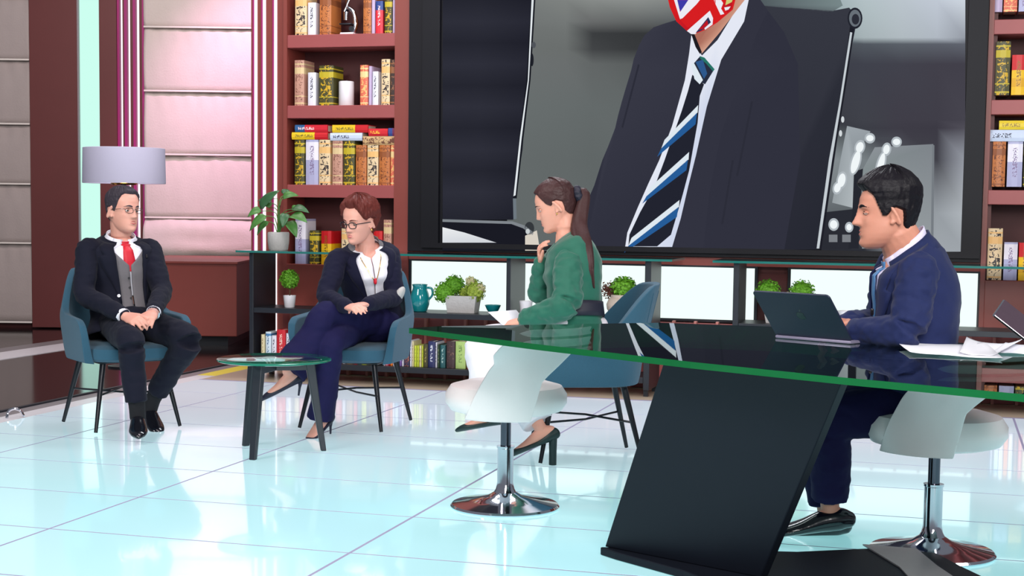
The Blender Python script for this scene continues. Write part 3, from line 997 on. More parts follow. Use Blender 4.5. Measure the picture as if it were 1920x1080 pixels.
# ------------------------------------------------------------------ books
def spine_mat(name, base, orn=None, band=None, split=None, text=None, sc=30, vert=True, thr=.5):
    m = mat(name, base, .45, var=.06, scale=20)
    nt = m.node_tree
    b = nt.nodes['Principled BSDF']
    L = nt.links.new
    cur = b.inputs['Base Color'].links[0].from_socket
    gen = nt.nodes.new('ShaderNodeTexCoord')
    sep = nt.nodes.new('ShaderNodeSeparateXYZ')
    L(gen.outputs['Generated'], sep.inputs[0])

    def math_(op, a, c):
        n_ = nt.nodes.new('ShaderNodeMath')
        n_.operation = op
        for k_, q in ((0, a), (1, c)):
            if isinstance(q, (int, float)):
                n_.inputs[k_].default_value = q
            else:
                L(q, n_.inputs[k_])
        return n_.outputs[0]

    def mixc(fac, ca, cb):
        n_ = nt.nodes.new('ShaderNodeMix')
        n_.data_type = 'RGBA'
        L(fac, n_.inputs[0])
        if isinstance(ca, tuple):
            n_.inputs[6].default_value = lin(ca) + (1,)
        else:
            L(ca, n_.inputs[6])
        if isinstance(cb, tuple):
            n_.inputs[7].default_value = lin(cb) + (1,)
        else:
            L(cb, n_.inputs[7])
        return n_.outputs[2]
    z, x = sep.outputs[2], sep.outputs[0]

    def between(c, lo, hi):
        return math_('MULTIPLY', math_('GREATER_THAN', c, lo), math_('LESS_THAN', c, hi))
    if split:
        for lo, hi, c in split:
            cur = mixc(between(z if vert else x, lo, hi), cur, c)
    if orn:
        vo = nt.nodes.new('ShaderNodeTexNoise')
        vo.inputs['Scale'].default_value = sc
        vo.inputs['Detail'].default_value = 2
        vo.inputs['Distortion'].default_value = 1.6
        L(gen.outputs['Object'], vo.inputs['Vector'])
        f = math_('GREATER_THAN', vo.outputs['Fac'], thr)
        f = math_('MULTIPLY', f, between(x, .12, .88) if vert else between(z, .12, .88))
        cur = mixc(f, cur, orn)
    if band:
        for lo, hi in ((.70, .84), (.90, .93), (.04, .07), (.20, .22)):
            cur = mixc(between(z if vert else x, lo, hi), cur, band)
    if text:
        te = nt.nodes.new('ShaderNodeTexNoise')
        te.inputs['Scale'].default_value = 130
        te.inputs['Detail'].default_value = 1
        L(gen.outputs['Object'], te.inputs['Vector'])
        f = math_('GREATER_THAN', te.outputs['Fac'], .52)
        if vert:
            f = math_('MULTIPLY', f, math_('MULTIPLY', between(x, .34, .66), between(z, .22, .86)))
        else:
            f = math_('MULTIPLY', f, math_('MULTIPLY', between(z, .3, .7), between(x, .1, .6)))
        cur = mixc(f, cur, text)
    L(cur, b.inputs['Base Color'])
    return m


KM = {
    'gold': (spine_mat('spine_green_gold', (72, 70, 34), (216, 172, 30), (196, 176, 40), thr=.53), 'dark green book with yellow gold ornaments'),
    'oran': (spine_mat('spine_orange', (196, 116, 58), (104, 50, 28), (150, 84, 44), thr=.55, sc=60), 'orange brown book with patterned spine'),
    'zebr': (spine_mat('spine_marbled', (232, 206, 164), (52, 42, 44), (240, 190, 120), thr=.52), 'cream book with black marbled spine'),
    'pale': (spine_mat('spine_pale_rose', (200, 150, 130), (128, 80, 66), (226, 200, 150), thr=.56, sc=60), 'pale rose book with ornate spine'),
    'coral': (spine_mat('spine_coral', (226, 110, 84), (250, 196, 120), (246, 214, 150), thr=.52), 'coral book with cream and yellow ornaments'),
    'dark': (spine_mat('spine_dark_ornate', (62, 44, 40), (150, 100, 70), (150, 96, 60), thr=.56), 'dark brown ornate book'),
    'lav': (spine_mat('spine_lavender', (178, 178, 212), split=[(.55, .95, (238, 234, 246))], text=(130, 110, 150)), 'lavender book with a white label'),
    'lavp': (spine_mat('spine_plain_lavender', (196, 176, 208)), 'plain lavender book'),
    'whit': (spine_mat('spine_white', (232, 232, 242), text=(50, 50, 70)), 'slim white book with small dark lettering'),
    'ry': (spine_mat('spine_red_yellow', (240, 190, 20), split=[(.62, 1.01, (206, 20, 30)), (.2, .42, (226, 168, 20))], text=(140, 100, 20)), 'book with red top and yellow spine'),
    'br': (spine_mat('spine_blue_red', (226, 44, 60), split=[(.72, 1.01, (40, 70, 140))], text=(250, 220, 220)), 'red book with blue top'),
    'lry': (spine_mat('cover_yellow_red', (240, 200, 30), split=[(.64, 1.01, (206, 24, 36))], text=(120, 110, 40), vert=False), 'yellow book with red end'),
    'lbr': (spine_mat('cover_blue_red', (216, 30, 50), split=[(-.1, .3, (44, 96, 150))], text=(250, 220, 220), vert=False), 'red book with blue end and white lettering'),
    'lwh': (spine_mat('cover_pale_blue', (206, 218, 240), text=(60, 66, 90), vert=False), 'pale blue white book with dark lettering'),
    'lze': (spine_mat('cover_tan_marbled', (206, 170, 120), (110, 66, 48), None, vert=False, sc=40), 'tan marbled book'),
    'lrd': (spine_mat('cover_red', (210, 30, 44), text=(250, 190, 60), vert=False), 'red book with yellow lettering'),
    'lbl': (spine_mat('cover_blue', (50, 70, 140), split=[(.6, 1.01, (120, 40, 80))], vert=False), 'blue book with purple end'),
    'lye': (spine_mat('cover_yellow', (236, 206, 40), vert=False, text=(150, 120, 40)), 'plain yellow book'),
    'red': (spine_mat('spine_red', (206, 32, 46), text=(250, 214, 200)), 'red book with pale lettering'),
    'crea': (spine_mat('spine_cream', (226, 214, 170), text=(150, 120, 80)), 'cream book'),
    'blue': (spine_mat('spine_white_blue', (216, 232, 240), split=[(.0, .2, (90, 150, 190)), (.86, .94, (70, 130, 180))], text=(70, 110, 150)), 'white and blue book'),
    'pink': (spine_mat('spine_pink', (226, 130, 150), text=(250, 230, 230)), 'pink book'),
    'orng': (spine_mat('spine_bright_orange', (240, 130, 40), text=(90, 40, 20)), 'bright orange book'),
    'teal': (spine_mat('spine_teal', (40, 92, 96), text=(190, 214, 206)), 'dark teal book'),
    'navy': (spine_mat('spine_navy', (38, 44, 92), text=(232, 236, 244)), 'navy book with white lettering'),
    'navo': (spine_mat('spine_navy_orange', (40, 40, 74), (196, 110, 50), None, sc=60, thr=.53), 'navy book with orange ornaments'),
    'yg': (spine_mat('spine_yellow_green', (204, 216, 70), text=(120, 140, 40)), 'thin yellow green book'),
    'lg': (spine_mat('spine_light_green', (176, 206, 120), text=(110, 140, 70)), 'light green book'),
    'oliv': (spine_mat('spine_olive', (74, 70, 40), text=(190, 170, 90)), 'dark olive book'),
    'dbr': (spine_mat('spine_dark_brown', (66, 46, 48), (130, 96, 84), None, sc=40, thr=.6), 'thick dark brown book with faded lettering'),
    'dgr': (spine_mat('spine_dark_green', (44, 66, 48), text=(150, 160, 120)), 'dark green book'),
    'purp': (spine_mat('spine_purple', (126, 96, 170), text=(230, 220, 240)), 'purple book'),
    'tan': (spine_mat('spine_tan', (182, 146, 104), text=(110, 80, 50)), 'tan book'),
}
M['pages'] = mat('book_pages', (228, 214, 190), .9, var=.12, scale=120)
ORD = ['first', 'second', 'third', 'fourth', 'fifth', 'sixth', 'seventh', 'eighth', 'ninth', 'tenth', 'eleventh', 'twelfth', 'thirteenth',
       'fourteenth', 'fifteenth', 'sixteenth', 'seventeenth', 'eighteenth', 'nineteenth', 'twentieth', 'twenty-first', 'twenty-second', 'twenty-third', 'twenty-fourth', 'twenty-fifth', 'twenty-sixth', 'twenty-seventh', 'twenty-eighth']


def book(x0, x1, y, z0, z1, kind, label, group, lying=False, depth=.19):
    m, desc = KM[kind]
    c = (x0 + x1) / 2
    w, h = x1 - x0, z1 - z0
    mb = MB()
    if not lying:
        t = min(.004, w * .16)
        mb.add([(-w / 2, .004, 0), (-w / 2 + .3 * w, -.002, 0), (w / 2 - .3 * w, -.002, 0), (w / 2, .004, 0), (w / 2, .012, 0), (-w / 2, .012, 0),
                (-w / 2, .004, h), (-w / 2 + .3 * w, -.002, h), (w / 2 - .3 * w, -.002, h), (w / 2, .004, h), (w / 2, .012, h), (-w / 2, .012, h)],
               [(0, 1, 7, 6), (1, 2, 8, 7), (2, 3, 9, 8), (3, 4, 10, 9), (4, 5, 11, 10), (5, 0, 6, 11), (6, 7, 8, 9, 10, 11), (5, 4, 3, 2, 1, 0)])
        mb.box((-w / 2, .012, 0), (-w / 2 + t, depth, h)).box((w / 2 - t, .012, 0), (w / 2, depth, h))
        pg = ((-w / 2 + t, .0122, .004), (w / 2 - t, depth - .006, h - .006))
    else:
        t = min(.004, h * .16)
        mb.add([(-w / 2, .004, 0), (-w / 2, -.002, .3 * h), (-w / 2, -.002, .7 * h), (-w / 2, .004, h), (-w / 2, .012, h), (-w / 2, .012, 0),
                (w / 2, .004, 0), (w / 2, -.002, .3 * h), (w / 2, -.002, .7 * h), (w / 2, .004, h), (w / 2, .012, h), (w / 2, .012, 0)],
               [(0, 1, 7, 6), (1, 2, 8, 7), (2, 3, 9, 8), (3, 4, 10, 9), (4, 5, 11, 10), (5, 0, 6, 11), (6, 7, 8, 9, 10, 11), (5, 4, 3, 2, 1, 0)])
        mb.box((-w / 2, .012, 0), (w / 2, depth, t)).box((-w / 2, .012, h - t), (w / 2, depth, h))
        pg = ((-w / 2 + .005, .0122, t), (w / 2 - .005, depth - .006, h - t))
    o = mb.obj('book', m, smooth=False, loc=(c, y, z0))
    tag(o, label, 'book', group)
    MB().box(*pg).obj('pages', M['pages'], o, smooth=False)
    return o


def row(Y, z, specs, where, group, scale_lab='', depth=.19):
    n_ = 0
    tot = len(specs)
    for px0, px1, yt, k in specs:
        p0, p1 = on_y(px0, yt, Y), on_y(px1, yt, Y)
        g = .0012
        book(p0.x + g, p1.x - g, Y, z + .0005, p0.z, k, f'{KM[k][1]}, {ORD[n_]} {where}', group, depth=depth)
        n_ += 1


def lying(Y, specs, where, group):
    for px0, px1, yt, yb, k, pos in specs:
        p0, p1 = on_y(px0, yb, Y), on_y(px1, yt, Y)
        book(p0.x, p1.x, Y, p0.z, on_y((px0 + px1) / 2, yt, Y).z, k, f'{KM[k][1]} lying {pos} {where}', group, True, .17)


BY = 10.125
row(BY, ZB[0], [(553, 575, -12, 'zebr'), (577, 592, 5, 'whit'), (599, 621, -14, 'oran'), (681, 696, -6, 'oran'), (696.5, 703, 0, 'lavp'), (704, 718, 2, 'br'), (721, 735, -8, 'gold'), (736, 741, 0, 'lavp')],
    'from left on the microscope shelf', 'books on the microscope shelf')
row(BY, ZB[1], [(552, 570, 113, 'pale'), (577, 592, 136, 'whit'), (598, 625, 123, 'gold'), (675, 690, 122, 'coral'), (691, 697, 124, 'lavp'), (698, 709, 134, 'whit'), (715, 731, 111, 'zebr'), (731.5, 741, 112, 'dark')],
    'from left on the candle shelf', 'books on the candle shelf')
row(BY, ZB[2], [(552, 571, 262, 'gold'), (573, 597, 262, 'lav'), (598, 619, 262, 'zebr'), (623, 642, 264, 'pale'), (644, 665, 264, 'gold'), (667, 687, 272, 'oran'), (688.5, 709, 272, 'zebr'), (711, 731, 272, 'oran'), (732, 741, 272, 'coral')],
    'from left standing under the lying books', 'standing books on the third shelf of the left bookcase')
lying(BY - .004, [(547, 614, 248, 261.5, 'lry', 'lower left'), (553, 614, 234, 247.5, 'lbr', 'upper left'), (619, 679, 249, 263.5, 'lwh', 'lower middle'), (623, 690, 234, 248.5, 'lry', 'upper middle'),
                  (680, 740, 255.5, 271.5, 'lze', 'lower right'), (691, 727, 241, 255, 'lrd', 'upper right'), (728, 741, 240, 255, 'lbl', 'at the right end')],
      'on standing books', 'books lying on top of the third shelf row')
row(BY, ZB[3], [(553, 573, 410, 'lav'), (580, 598, 432, 'gold'), (602, 621, 433, 'ry'), (640, 660, 428, 'zebr'), (700, 717, 433, 'ry'), (719, 734, 412, 'pale')],
    'from left behind the red-haired woman', 'books on the fourth shelf of the left bookcase')
row(BY, ZB[0] + .05, [(1862, 1881, -20, 'lavp'), (1883, 1909, -24, 'coral'), (1911, 1930, -20, 'lav')], 'from left on the right bookcase\'s highest shelf', 'books on the right bookcase, highest shelf')
row(BY, ZB[1] + .032, [(1868, 1896, 78, 'gold'), (1898, 1925, 103, 'ry'), (1927, 1950, 90, 'zebr')], 'from left on the right bookcase\'s second shelf', 'books on the right bookcase, second shelf')
row(BY, ZB[2] + .022, [(1862, 1887, 265.5, 'oran'), (1890, 1919, 265.5, 'lav'), (1921, 1948, 265.5, 'gold')], 'from left on the right bookcase\'s third shelf', 'books on the right bookcase, third shelf')
lying(BY - .004, [(1853, 1926, 243.5, 265, 'lwh', 'flat'), (1873, 1940, 226, 243, 'lye', 'on the white book')], 'on the right bookcase\'s third shelf', 'books lying on the right bookcase')
row(BY, ZB[3] + .002, [(1853, 1881, 428, 'zebr'), (1883, 1909, 454, 'lav'), (1911, 1936, 455, 'ry')], 'from left on the right bookcase\'s fourth shelf', 'books on the right bookcase, fourth shelf')
CY = 9.60
row(CY, .1255, [(489, 496, 627, 'crea'), (497.5, 508, 622, 'blue'), (509, 518, 629, 'whit'), (518.5, 535, 618, 'red'), (536, 545, 625, 'whit'), (552, 560, 640, 'crea'), (561, 570, 636, 'red')],
    'from left below the ball topiary', 'books at the left end of the low counter shelf', depth=.16)
row(CY, .1255, [(629, 641, 640, 'red'), (642, 647, 644, 'whit'), (650, 661, 640, 'tan'), (663, 670, 636, 'red'), (671, 677, 640, 'teal'), (678, 687, 642, 'yg'), (688, 704, 645, 'oliv'), (719, 722, 642, 'whit'), (722.5, 728, 640, 'pink'), (728.5, 731, 640, 'red'), (731.5, 736, 641, 'orng'), (736.5, 740, 642, 'whit'), (741, 747, 642, 'blue')],
    'from left behind the red-haired woman\'s chair', 'books behind the red-haired woman\'s chair', depth=.16)
row(CY, .1255, [(749, 753, 646, 'purp'), (753.5, 757, 644, 'whit'), (757.5, 768, 640, 'navo'), (768.5, 772, 638, 'whit'), (772.5, 776, 640, 'crea'), (776.5, 781, 648, 'yg'), (781.5, 785.5, 648, 'yg'), (786, 790, 648, 'crea'), (790.5, 793.5, 648, 'yg'), (794, 802, 645, 'oliv'), (802.5, 816, 640, 'navy'), (816.5, 819.5, 642, 'whit'), (820, 824.5, 646, 'dgr'), (825, 835, 647, 'teal'), (837, 853, 640, 'dbr'), (854, 873, 640, 'lg'), (876, 886, 642, 'red'), (887, 898, 644, 'tan'), (899, 910, 642, 'navy')],
    'from left in the row below the planter', 'books in the long row on the low counter shelf', depth=.16)
row(CY, .1255, [(1862 + 9 * i, 1870 + 9 * i, 646 + (i * 7) % 12, k) for i, k in enumerate(['navy', 'blue', 'whit', 'orng', 'whit', 'navo', 'red', 'crea', 'teal'])],
    'from left on the rightmost low shelf', 'books on the low shelf at the right edge', depth=.16)

# ------------------------------------------------------------------ things on the shelves
mpos = on_y(654, 65, 10.2)
ms = empty('microscope', (mpos.x, 10.2, ZB[0]), 0, 'dark microscope with silver arm on a shelf of the left bookcase', 'microscope')
MB().box((-.05, -.05, .0), (.055, .06, .018), bev=.005).obj('foot', M['white_pot'], ms)
MB().tube([(.03, .0, .01), (.05, 0, .06), (.052, 0, .11), (.035, 0, .17), (-.005, 0, .2)], [(.022, .024), (.02, .022), (.018, .02), (.016, .018), (.015, .018)], ref=(0, 1, 0), sm=4).obj('arm', M['chrome'], ms)
MB().box((-.06, -.04, .075), (.03, .04, .085), bev=.003).obj('stage', M['black'], ms)
MB().tube([(-.022, 0, .11), (-.02, 0, .17), (-.012, 0, .26)], [.017, .02, .018], flat=True).obj('body_tube', M['chrome'], ms)
MB().tube([(-.012, 0, .26), (-.008, 0, .31)], [.021, .018], flat=True).obj('eyepiece', M['black'], ms)
MB().tube([(.03, -.028, .045), (.03, .028, .045)], .02, flat=True).obj('focus_knob', M['black'], ms)

cp = on_y(649.5, 197, 10.2)
cn = MB().lathe([(.001, 0), (.053, 0), (.056, .004), (.056, .172), (.052, .178), (.045, .176), (.001, .173)], n=32, close=False).obj('candle', M['white_pot'], loc=(cp.x, 10.2, ZB[1]))
tag(cn, 'thick white pillar candle standing between books on the second shelf', 'candle')
MB().tube([(0, 0, .17), (.002, 0, .19)], .002, n=6).obj('wick', M['black'], cn)


def leaf_ball(mb, c, r, n, s0, seed, inner=True, squash=1):
    """many small leaves round a ball"""
    rnd = random.Random(seed)
    for i in range(n):
        z = 1 - 2 * (i + .5) / n
        a = i * 2.39996
        q = math.sqrt(1 - z * z)
        d = V((q * math.cos(a), q * math.sin(a), z))
        d = (d + V((rnd.uniform(-.2, .2), rnd.uniform(-.2, .2), rnd.uniform(-.2, .2)))).normalized()
        p = V(c) + V((d.x, d.y, d.z * squash)) * r * rnd.uniform(.8, 1.04)
        t = d.orthogonal().normalized()
        t = Matrix.Rotation(rnd.uniform(0, 6.28), 3, d) @ t
        u = d.cross(t)
        s = s0 * rnd.uniform(.7, 1.3)
        tip = (t + d * rnd.uniform(-.1, .9)).normalized()
        mb.add([p - u * s * .45, p + tip * s * .5 + d * s * .12, p + u * s * .45, p - tip * s * .5], [(0, 1, 2, 3)])
    if inner:
        mb.ell(c, (r * .82, r * .82, r * .82 * squash), 10)


SHZ = .5
# ball topiary in a white pot
tp = on_y(543, 576, 9.68)
t = empty('ball_topiary', (tp.x, 9.68, SHZ), 0, 'small green ball topiary in a white pot on the left counter shelf', 'plant')
MB().lathe([(.001, 0), (.033, 0), (.036, .006), (.045, .085), (.041, .085), (.036, .07), (.001, .07)], n=28, close=False).obj('pot', M['white_pot'], t)
MB().tube([(0, 0, .06), (.003, 0, .14)], .005, n=8).obj('stem', M['stem'], t)
mb = MB()
leaf_ball(mb, (0, 0, .2), .068, 420, .018, 3)
mb.obj('foliage', M['moss'], t, smooth=False, kind='stuff')

# teal jug
jp = on_y(787, 580, 9.68)
j = empty('jug', (jp.x, 9.68, SHZ), 0, 'glossy teal jug beside the red-haired woman\'s chair', 'jug')
MB().lathe([(.001, 0), (.043, 0), (.05, .004), (.066, .05), (.07, .085), (.062, .125), (.05, .155), (.048, .17), (.055, .188), (.051, .188), (.044, .17), (.046, .155), (.001, .15)], n=36, close=False).obj('body', M['teal_glaze'], j)
MB().tube([(.048, 0, .165), (.085, 0, .16), (.092, 0, .12), (.066, 0, .085)], [.008, .008, .008, .007], ref=(0, 1, 0), sm=5).obj('handle', M['teal_glaze'], j)


def planter(px, yb, Y, w, h, label, pos, extra):
    p = on_y(px, yb, Y)
    r = empty('planter', (p.x, Y, SHZ), 0, label, 'plant')
    w2 = w * .86
    mb = MB()
    mb.add([(-w2 / 2, -.055, 0), (w2 / 2, -.055, 0), (w2 / 2, .055, 0), (-w2 / 2, .055, 0), (-w / 2, -.065, h), (w / 2, -.065, h), (w / 2, .065, h), (-w / 2, .065, h),
            (-w / 2 + .01, -.055, h), (w / 2 - .01, -.055, h), (w / 2 - .01, .055, h), (-w / 2 + .01, .055, h), (-w / 2 + .01, -.055, h - .02), (w / 2 - .01, -.055, h - .02), (w / 2 - .01, .055, h - .02), (-w / 2 + .01, .055, h - .02)],
           [(3, 2, 1, 0), (0, 1, 5, 4), (1, 2, 6, 5), (2, 3, 7, 6), (3, 0, 4, 7), (4, 5, 9, 8), (5, 6, 10, 9), (6, 7, 11, 10), (7, 4, 8, 11), (8, 9, 13, 12), (9, 10, 14, 13), (10, 11, 15, 14), (11, 8, 12, 15), (12, 13, 14, 15)])
    mb.obj('trough', M['concrete'], r, smooth=False, bevel=.003)
    for i, (x, y, z, rad, m) in enumerate(pos):
        mb = MB()
        leaf_ball(mb, (0, 0, 0), rad, int(90000 * rad * rad * .62), .017, i + 11)
        o = mb.obj('leaf_ball', m, r, smooth=False, kind='stuff')
        o.location = (x, y, z)
        MB().tube([(x * .75, y, h - .02), (x, y, z)], .005, n=6).obj('stem', M['stem'], r)
    return r


planter(868, 586, 9.70, .225, .118, 'grey concrete planter with green balls left of the teal bowl', [(-.128, -.015, .135, .078, M['moss']), (-.075, .03, .185, .074, M['moss']), (.085, -.005, .15, .076, M['moss2']), (.01, .02, .135, .045, M['moss2']), (.055, .0, .215, .038, M['cream_flower']), (.125, -.02, .17, .038, M['cream_flower'])], None)
planter(1468, 598, 9.70, .24, .10, 'planter with two green balls and pale blossom behind the laptop', [(-.10, 0, .195, .086, M['moss']), (.115, 0, .20, .084, M['moss']), (.02, -.01, .165, .036, M['cream_flower']), (.05, .0, .17, .032, M['moss2']), (-.02, 0, .16, .034, M['cream_flower'])], None)

# bowls, cup
bp_ = on_y(924, 588, 9.66)
b = MB().lathe([(.001, .0), (.022, .0), (.024, .006), (.040, .028), (.056, .062), (.053, .062), (.036, .032), (.001, .014)], n=36, close=False).obj('bowl', M['teal_glaze'], loc=(bp_.x, 9.66, SHZ))
tag(b, 'small teal bowl between the concrete planter and the white cup', 'bowl')
cp = on_y(986, 590, 9.66)
c = MB().lathe([(.001, .0), (.034, .0), (.037, .006), (.041, .06), (.046, .095), (.042, .097), (.037, .06), (.001, .05)], n=32, close=False).obj('cup', M['white_pot'], loc=(cp.x, 9.66, SHZ))
tag(c, 'plain white cup on the counter shelf right of the teal bowl', 'cup')
bp_ = on_y(1592, 602, 9.64)
b = MB().lathe([(.001, .0), (.03, .0), (.034, .006), (.062, .04), (.074, .095), (.070, .095), (.058, .045), (.001, .014)], n=36, close=False).obj('bowl', M['white_pot'], loc=(bp_.x, 9.64, SHZ))
tag(b, 'white bowl on the counter shelf behind the forearm of the man in blue', 'bowl')
bp_ = on_y(1960, 612, 9.64)
b = MB().lathe([(.001, .0), (.05, .0), (.055, .006), (.12, .06), (.15, .095), (.145, .095), (.11, .06), (.001, .014)], n=40, close=False).obj('bowl', M['white_pot'], loc=(bp_.x, 9.64, SHZ))
tag(b, 'wide white bowl at the right edge behind the tilted tablet', 'bowl')

# round beige vase with plant behind the empty part of the ponytailed woman's chair
vp = on_y(1163, 596, 9.68)
r = empty('vase', (vp.x, 9.68, SHZ), 0, 'round beige vase with a green ball and wine-red leaves behind the ponytailed woman', 'plant')
MB().lathe([(.001, 0), (.05, 0), (.058, .006), (.09, .06), (.094, .09), (.08, .125), (.066, .135), (.066, .155), (.06, .155), (.056, .13), (.001, .12)], n=40, close=False).obj('pot', M['beige_pot'], r)
mb = MB()
leaf_ball(mb, (.02, 0, .205), .085, 520, .02, 21, squash=.85)
mb.obj('leaf_ball', M['moss'], r, smooth=False, kind='stuff')
mb = MB()
rnd = random.Random(4)
for i in range(16):
    a0, b0 = V((-.02, 0, .15)), V((-.07 - rnd.random() * .08, rnd.uniform(-.05, .05), .12 + rnd.random() * .1))
    mb.tube([a0, (a0 + b0) / 2 + V((0, 0, .03)), b0], .002, n=5)
    for q in range(9):
        p = a0.lerp(b0, .35 + .65 * rnd.random()) + V((rnd.uniform(-.015, .015), rnd.uniform(-.015, .015), rnd.uniform(-.01, .03)))
        d = V((rnd.uniform(-1, 1), rnd.uniform(-1, 1), rnd.uniform(-1, 1))).normalized()
        e = d.orthogonal().normalized()
        mb.add([p, p + d * .012 + e * .007, p + d * .022, p + d * .012 - e * .007], [(0, 1, 2, 3)])
mb.obj('red_sprays', M['red_leaf'], r, smooth=False, kind='stuff')

# leafy plant in a concrete pot on the glass top
pp = on_y(522, 466, 9.72)
r = empty('potted_plant', (pp.x, 9.72, .9), 0, 'broad-leaved green plant in a pale concrete pot on the left counter top', 'plant')
MB().lathe([(.001, 0), (.062, 0), (.068, .006), (.076, .06), (.077, .12), (.072, .128), (.067, .122), (.066, .10), (.001, .098)], n=36, close=False).obj('pot', M['concrete'], r)


def big_leaf(base, tip, w, m, droop=.02):
    base, tip = V(base), V(tip)
    L_ = tip - base
    n_ = 8
    side = L_.cross(V((.25, -.6, .75))).normalized()
    up = side.cross(L_).normalized()
    vs = []
    for i in range(n_ + 1):
        t = i / n_
        ww = w * (math.sin(PI * min(1, t * .9 + .1) ** .75) ** .8 if 0 < t < 1 else .02)
        c = base + L_ * t - V((0, 0, droop)) * t * t + up * .012 * math.sin(PI * t)
        vs += [c - side * ww + up * ww * .3, c - side * ww * .5 + up * ww * .08, c, c + side * ww * .5 + up * ww * .08, c + side * ww + up * ww * .3]
    fs = [(i * 5 + j, i * 5 + j + 1, (i + 1) * 5 + j + 1, (i + 1) * 5 + j) for i in range(n_) for j in range(4)]
    return MB().add(vs, fs).obj('leaf', m, r, solid=.0015)


def pl(px, py, dy=0):
    return on_y(px, py, 9.72 + dy) - V((pp.x, 9.72, .9))


LV = [((520, 372), (488, 392), (524, 352), .045, 0), ((518, 400), (490, 396), (464, 402), .04, -.06), ((516, 410), (500, 405), (468, 428), .04, -.1), ((530, 400), (548, 392), (580, 394), .036, -.05),
      ((532, 415), (545, 405), (576, 412), .045, -.12), ((525, 385), (530, 372), (560, 362), .036, .05), ((522, 392), (508, 380), (482, 372), .032, .08), ((528, 420), (540, 415), (556, 440), .04, -.1),
      ((514, 420), (504, 416), (482, 436), .03, -.04), ((524, 378), (534, 366), (540, 350), .03, .08), ((530, 405), (552, 396), (562, 382), .03, .1), ((520, 395), (505, 390), (494, 368), .028, .1), ((526, 408), (536, 400), (530, 422), .034, -.12)]
for i, (a, b_, c_, w, dy) in enumerate(LV):
    big_leaf(pl(b_[0], b_[1], dy * .6), pl(c_[0], c_[1], dy), w, M['leaf'] if i % 3 else M['leaf_dark'])
    MB().tube([(0, 0, .095), pl(a[0], a[1], dy * .3), pl(b_[0], b_[1], dy * .6)], [.0035, .003, .0025], n=6, sm=3).obj('leaf_stalk', M['leaf'], r)

# floor lamp behind the man
lx, ly = -5.905, 10.0
r = empty('floor_lamp', (lx, ly, -.016), 0, 'floor lamp with a wide lavender drum shade above the man with glasses', 'lamp')
sh = MB().lathe([(.298, 1.385), (.302, 1.383), (.305, 1.387), (.300, 1.645), (.296, 1.647), (.295, 1.642)], n=64, close=False)
o = sh.obj('lamp_shade', M['shade'], r)
MB().lathe([(.001, .0), (.13, .0), (.13, .012), (.02, .02), (.001, .02)], n=40, close=False).obj('base', M['legm'], r)
MB().tube([(0, 0, .02), (0, 0, 1.42)], .011, n=12, flat=True).obj('pole', M['legm'], r)
MB().lathe([(.001, 1.372), (.085, 1.372), (.10, 1.384), (.085, 1.40), (.02, 1.46), (.001, 1.46)], n=24, close=False).obj('socket', M['brass'], r)
for k in range(3):
    a = k * 2 * PI / 3
    MB().tube([(0, 0, 1.44), (.297 * math.cos(a), .297 * math.sin(a), 1.44)], .004, n=6).obj('shade_arm', M['brass'], r)
MB().ell((0, 0, 1.5), (.035, .035, .045), 16).obj('bulb', glow('lamp_bulb', (255, 214, 160), 4), r)

# ------------------------------------------------------------------ things on the desk
M['laptop'] = mat('space_grey_laptop', (38, 43, 66), .42, metal=.2, var=.05)
M['laptop_base'] = mat('pale_laptop_base', (140, 134, 158), .4, metal=.3, var=.05)
M['laptop_dark'] = mat('black_mark', (12, 12, 20), .2, var=.05)
a, b = on_z(1453, 634, DZ), on_z(1595, 646, DZ)
ang = math.atan2(b.y - a.y, b.x - a.x)
lw = (b - a).length
r = empty('laptop', a, ang, 'open dark grey laptop on the glass desk in front of the man in blue', 'laptop')
MB().box((0, .0, .001), (lw, .225, .012), bev=.004).obj('base', M['laptop_base'], r)
lt = math.radians(43)
F_ = (V((0, .006, .012)), V((1, 0, 0)), V((0, -math.sin(lt), math.cos(lt))), V((0, math.cos(lt), math.sin(lt))))
rc = .014
poly = []
for cx, cy, a0 in ((lw - rc, rc * .3, -90), (lw - rc, .222 - rc, 0), (rc, .222 - rc, 90), (rc, rc * .3, 180)):
    for q in range(5):
        t = math.radians(a0 + q * 22.5)
        poly.append((cx + rc * math.cos(t), cy + (rc if cy > .1 else rc * .3) * math.sin(t)))
MB().prism(poly, 0, .006, 0, F_).obj('lid', M['laptop'], r, smooth=False)
MB().prism([(.01, .012), (lw - .01, .012), (lw - .01, .214), (.01, .214)], .0062, .0068, 0, F_).obj('display', M['laptop_dark'], r, smooth=False)
ap = []
for q in range(28):
    t = 2 * PI * q / 28
    x, y = math.cos(t), math.sin(t)
    rr = 1 - .14 * max(0, math.cos(t - PI / 2)) ** 8 - .10 * max(0, math.cos(t + PI / 2)) ** 10 - .34 * max(0, math.cos(t - .15)) ** 10
    ap.append((lw / 2 + .019 * rr * x, .112 + .020 * rr * y))
lf = [(lw / 2 + .001, .133), (lw / 2 + .004, .142), (lw / 2 + .011, .147), (lw / 2 + .009, .139)]
MB().prism(ap, -.0008, 0, 0, F_).obj('lid_logo', M['laptop_dark'], r, smooth=False, label='dark bitten-fruit logo on the lid')
MB().prism(lf, -.0008, 0, 0, F_).obj('lid_logo_leaf', M['laptop_dark'], r, smooth=False)
MB().box((.02, .03, .012), (lw - .02, .12, .0135)).obj('keyboard', M['laptop_dark'], r, smooth=False)


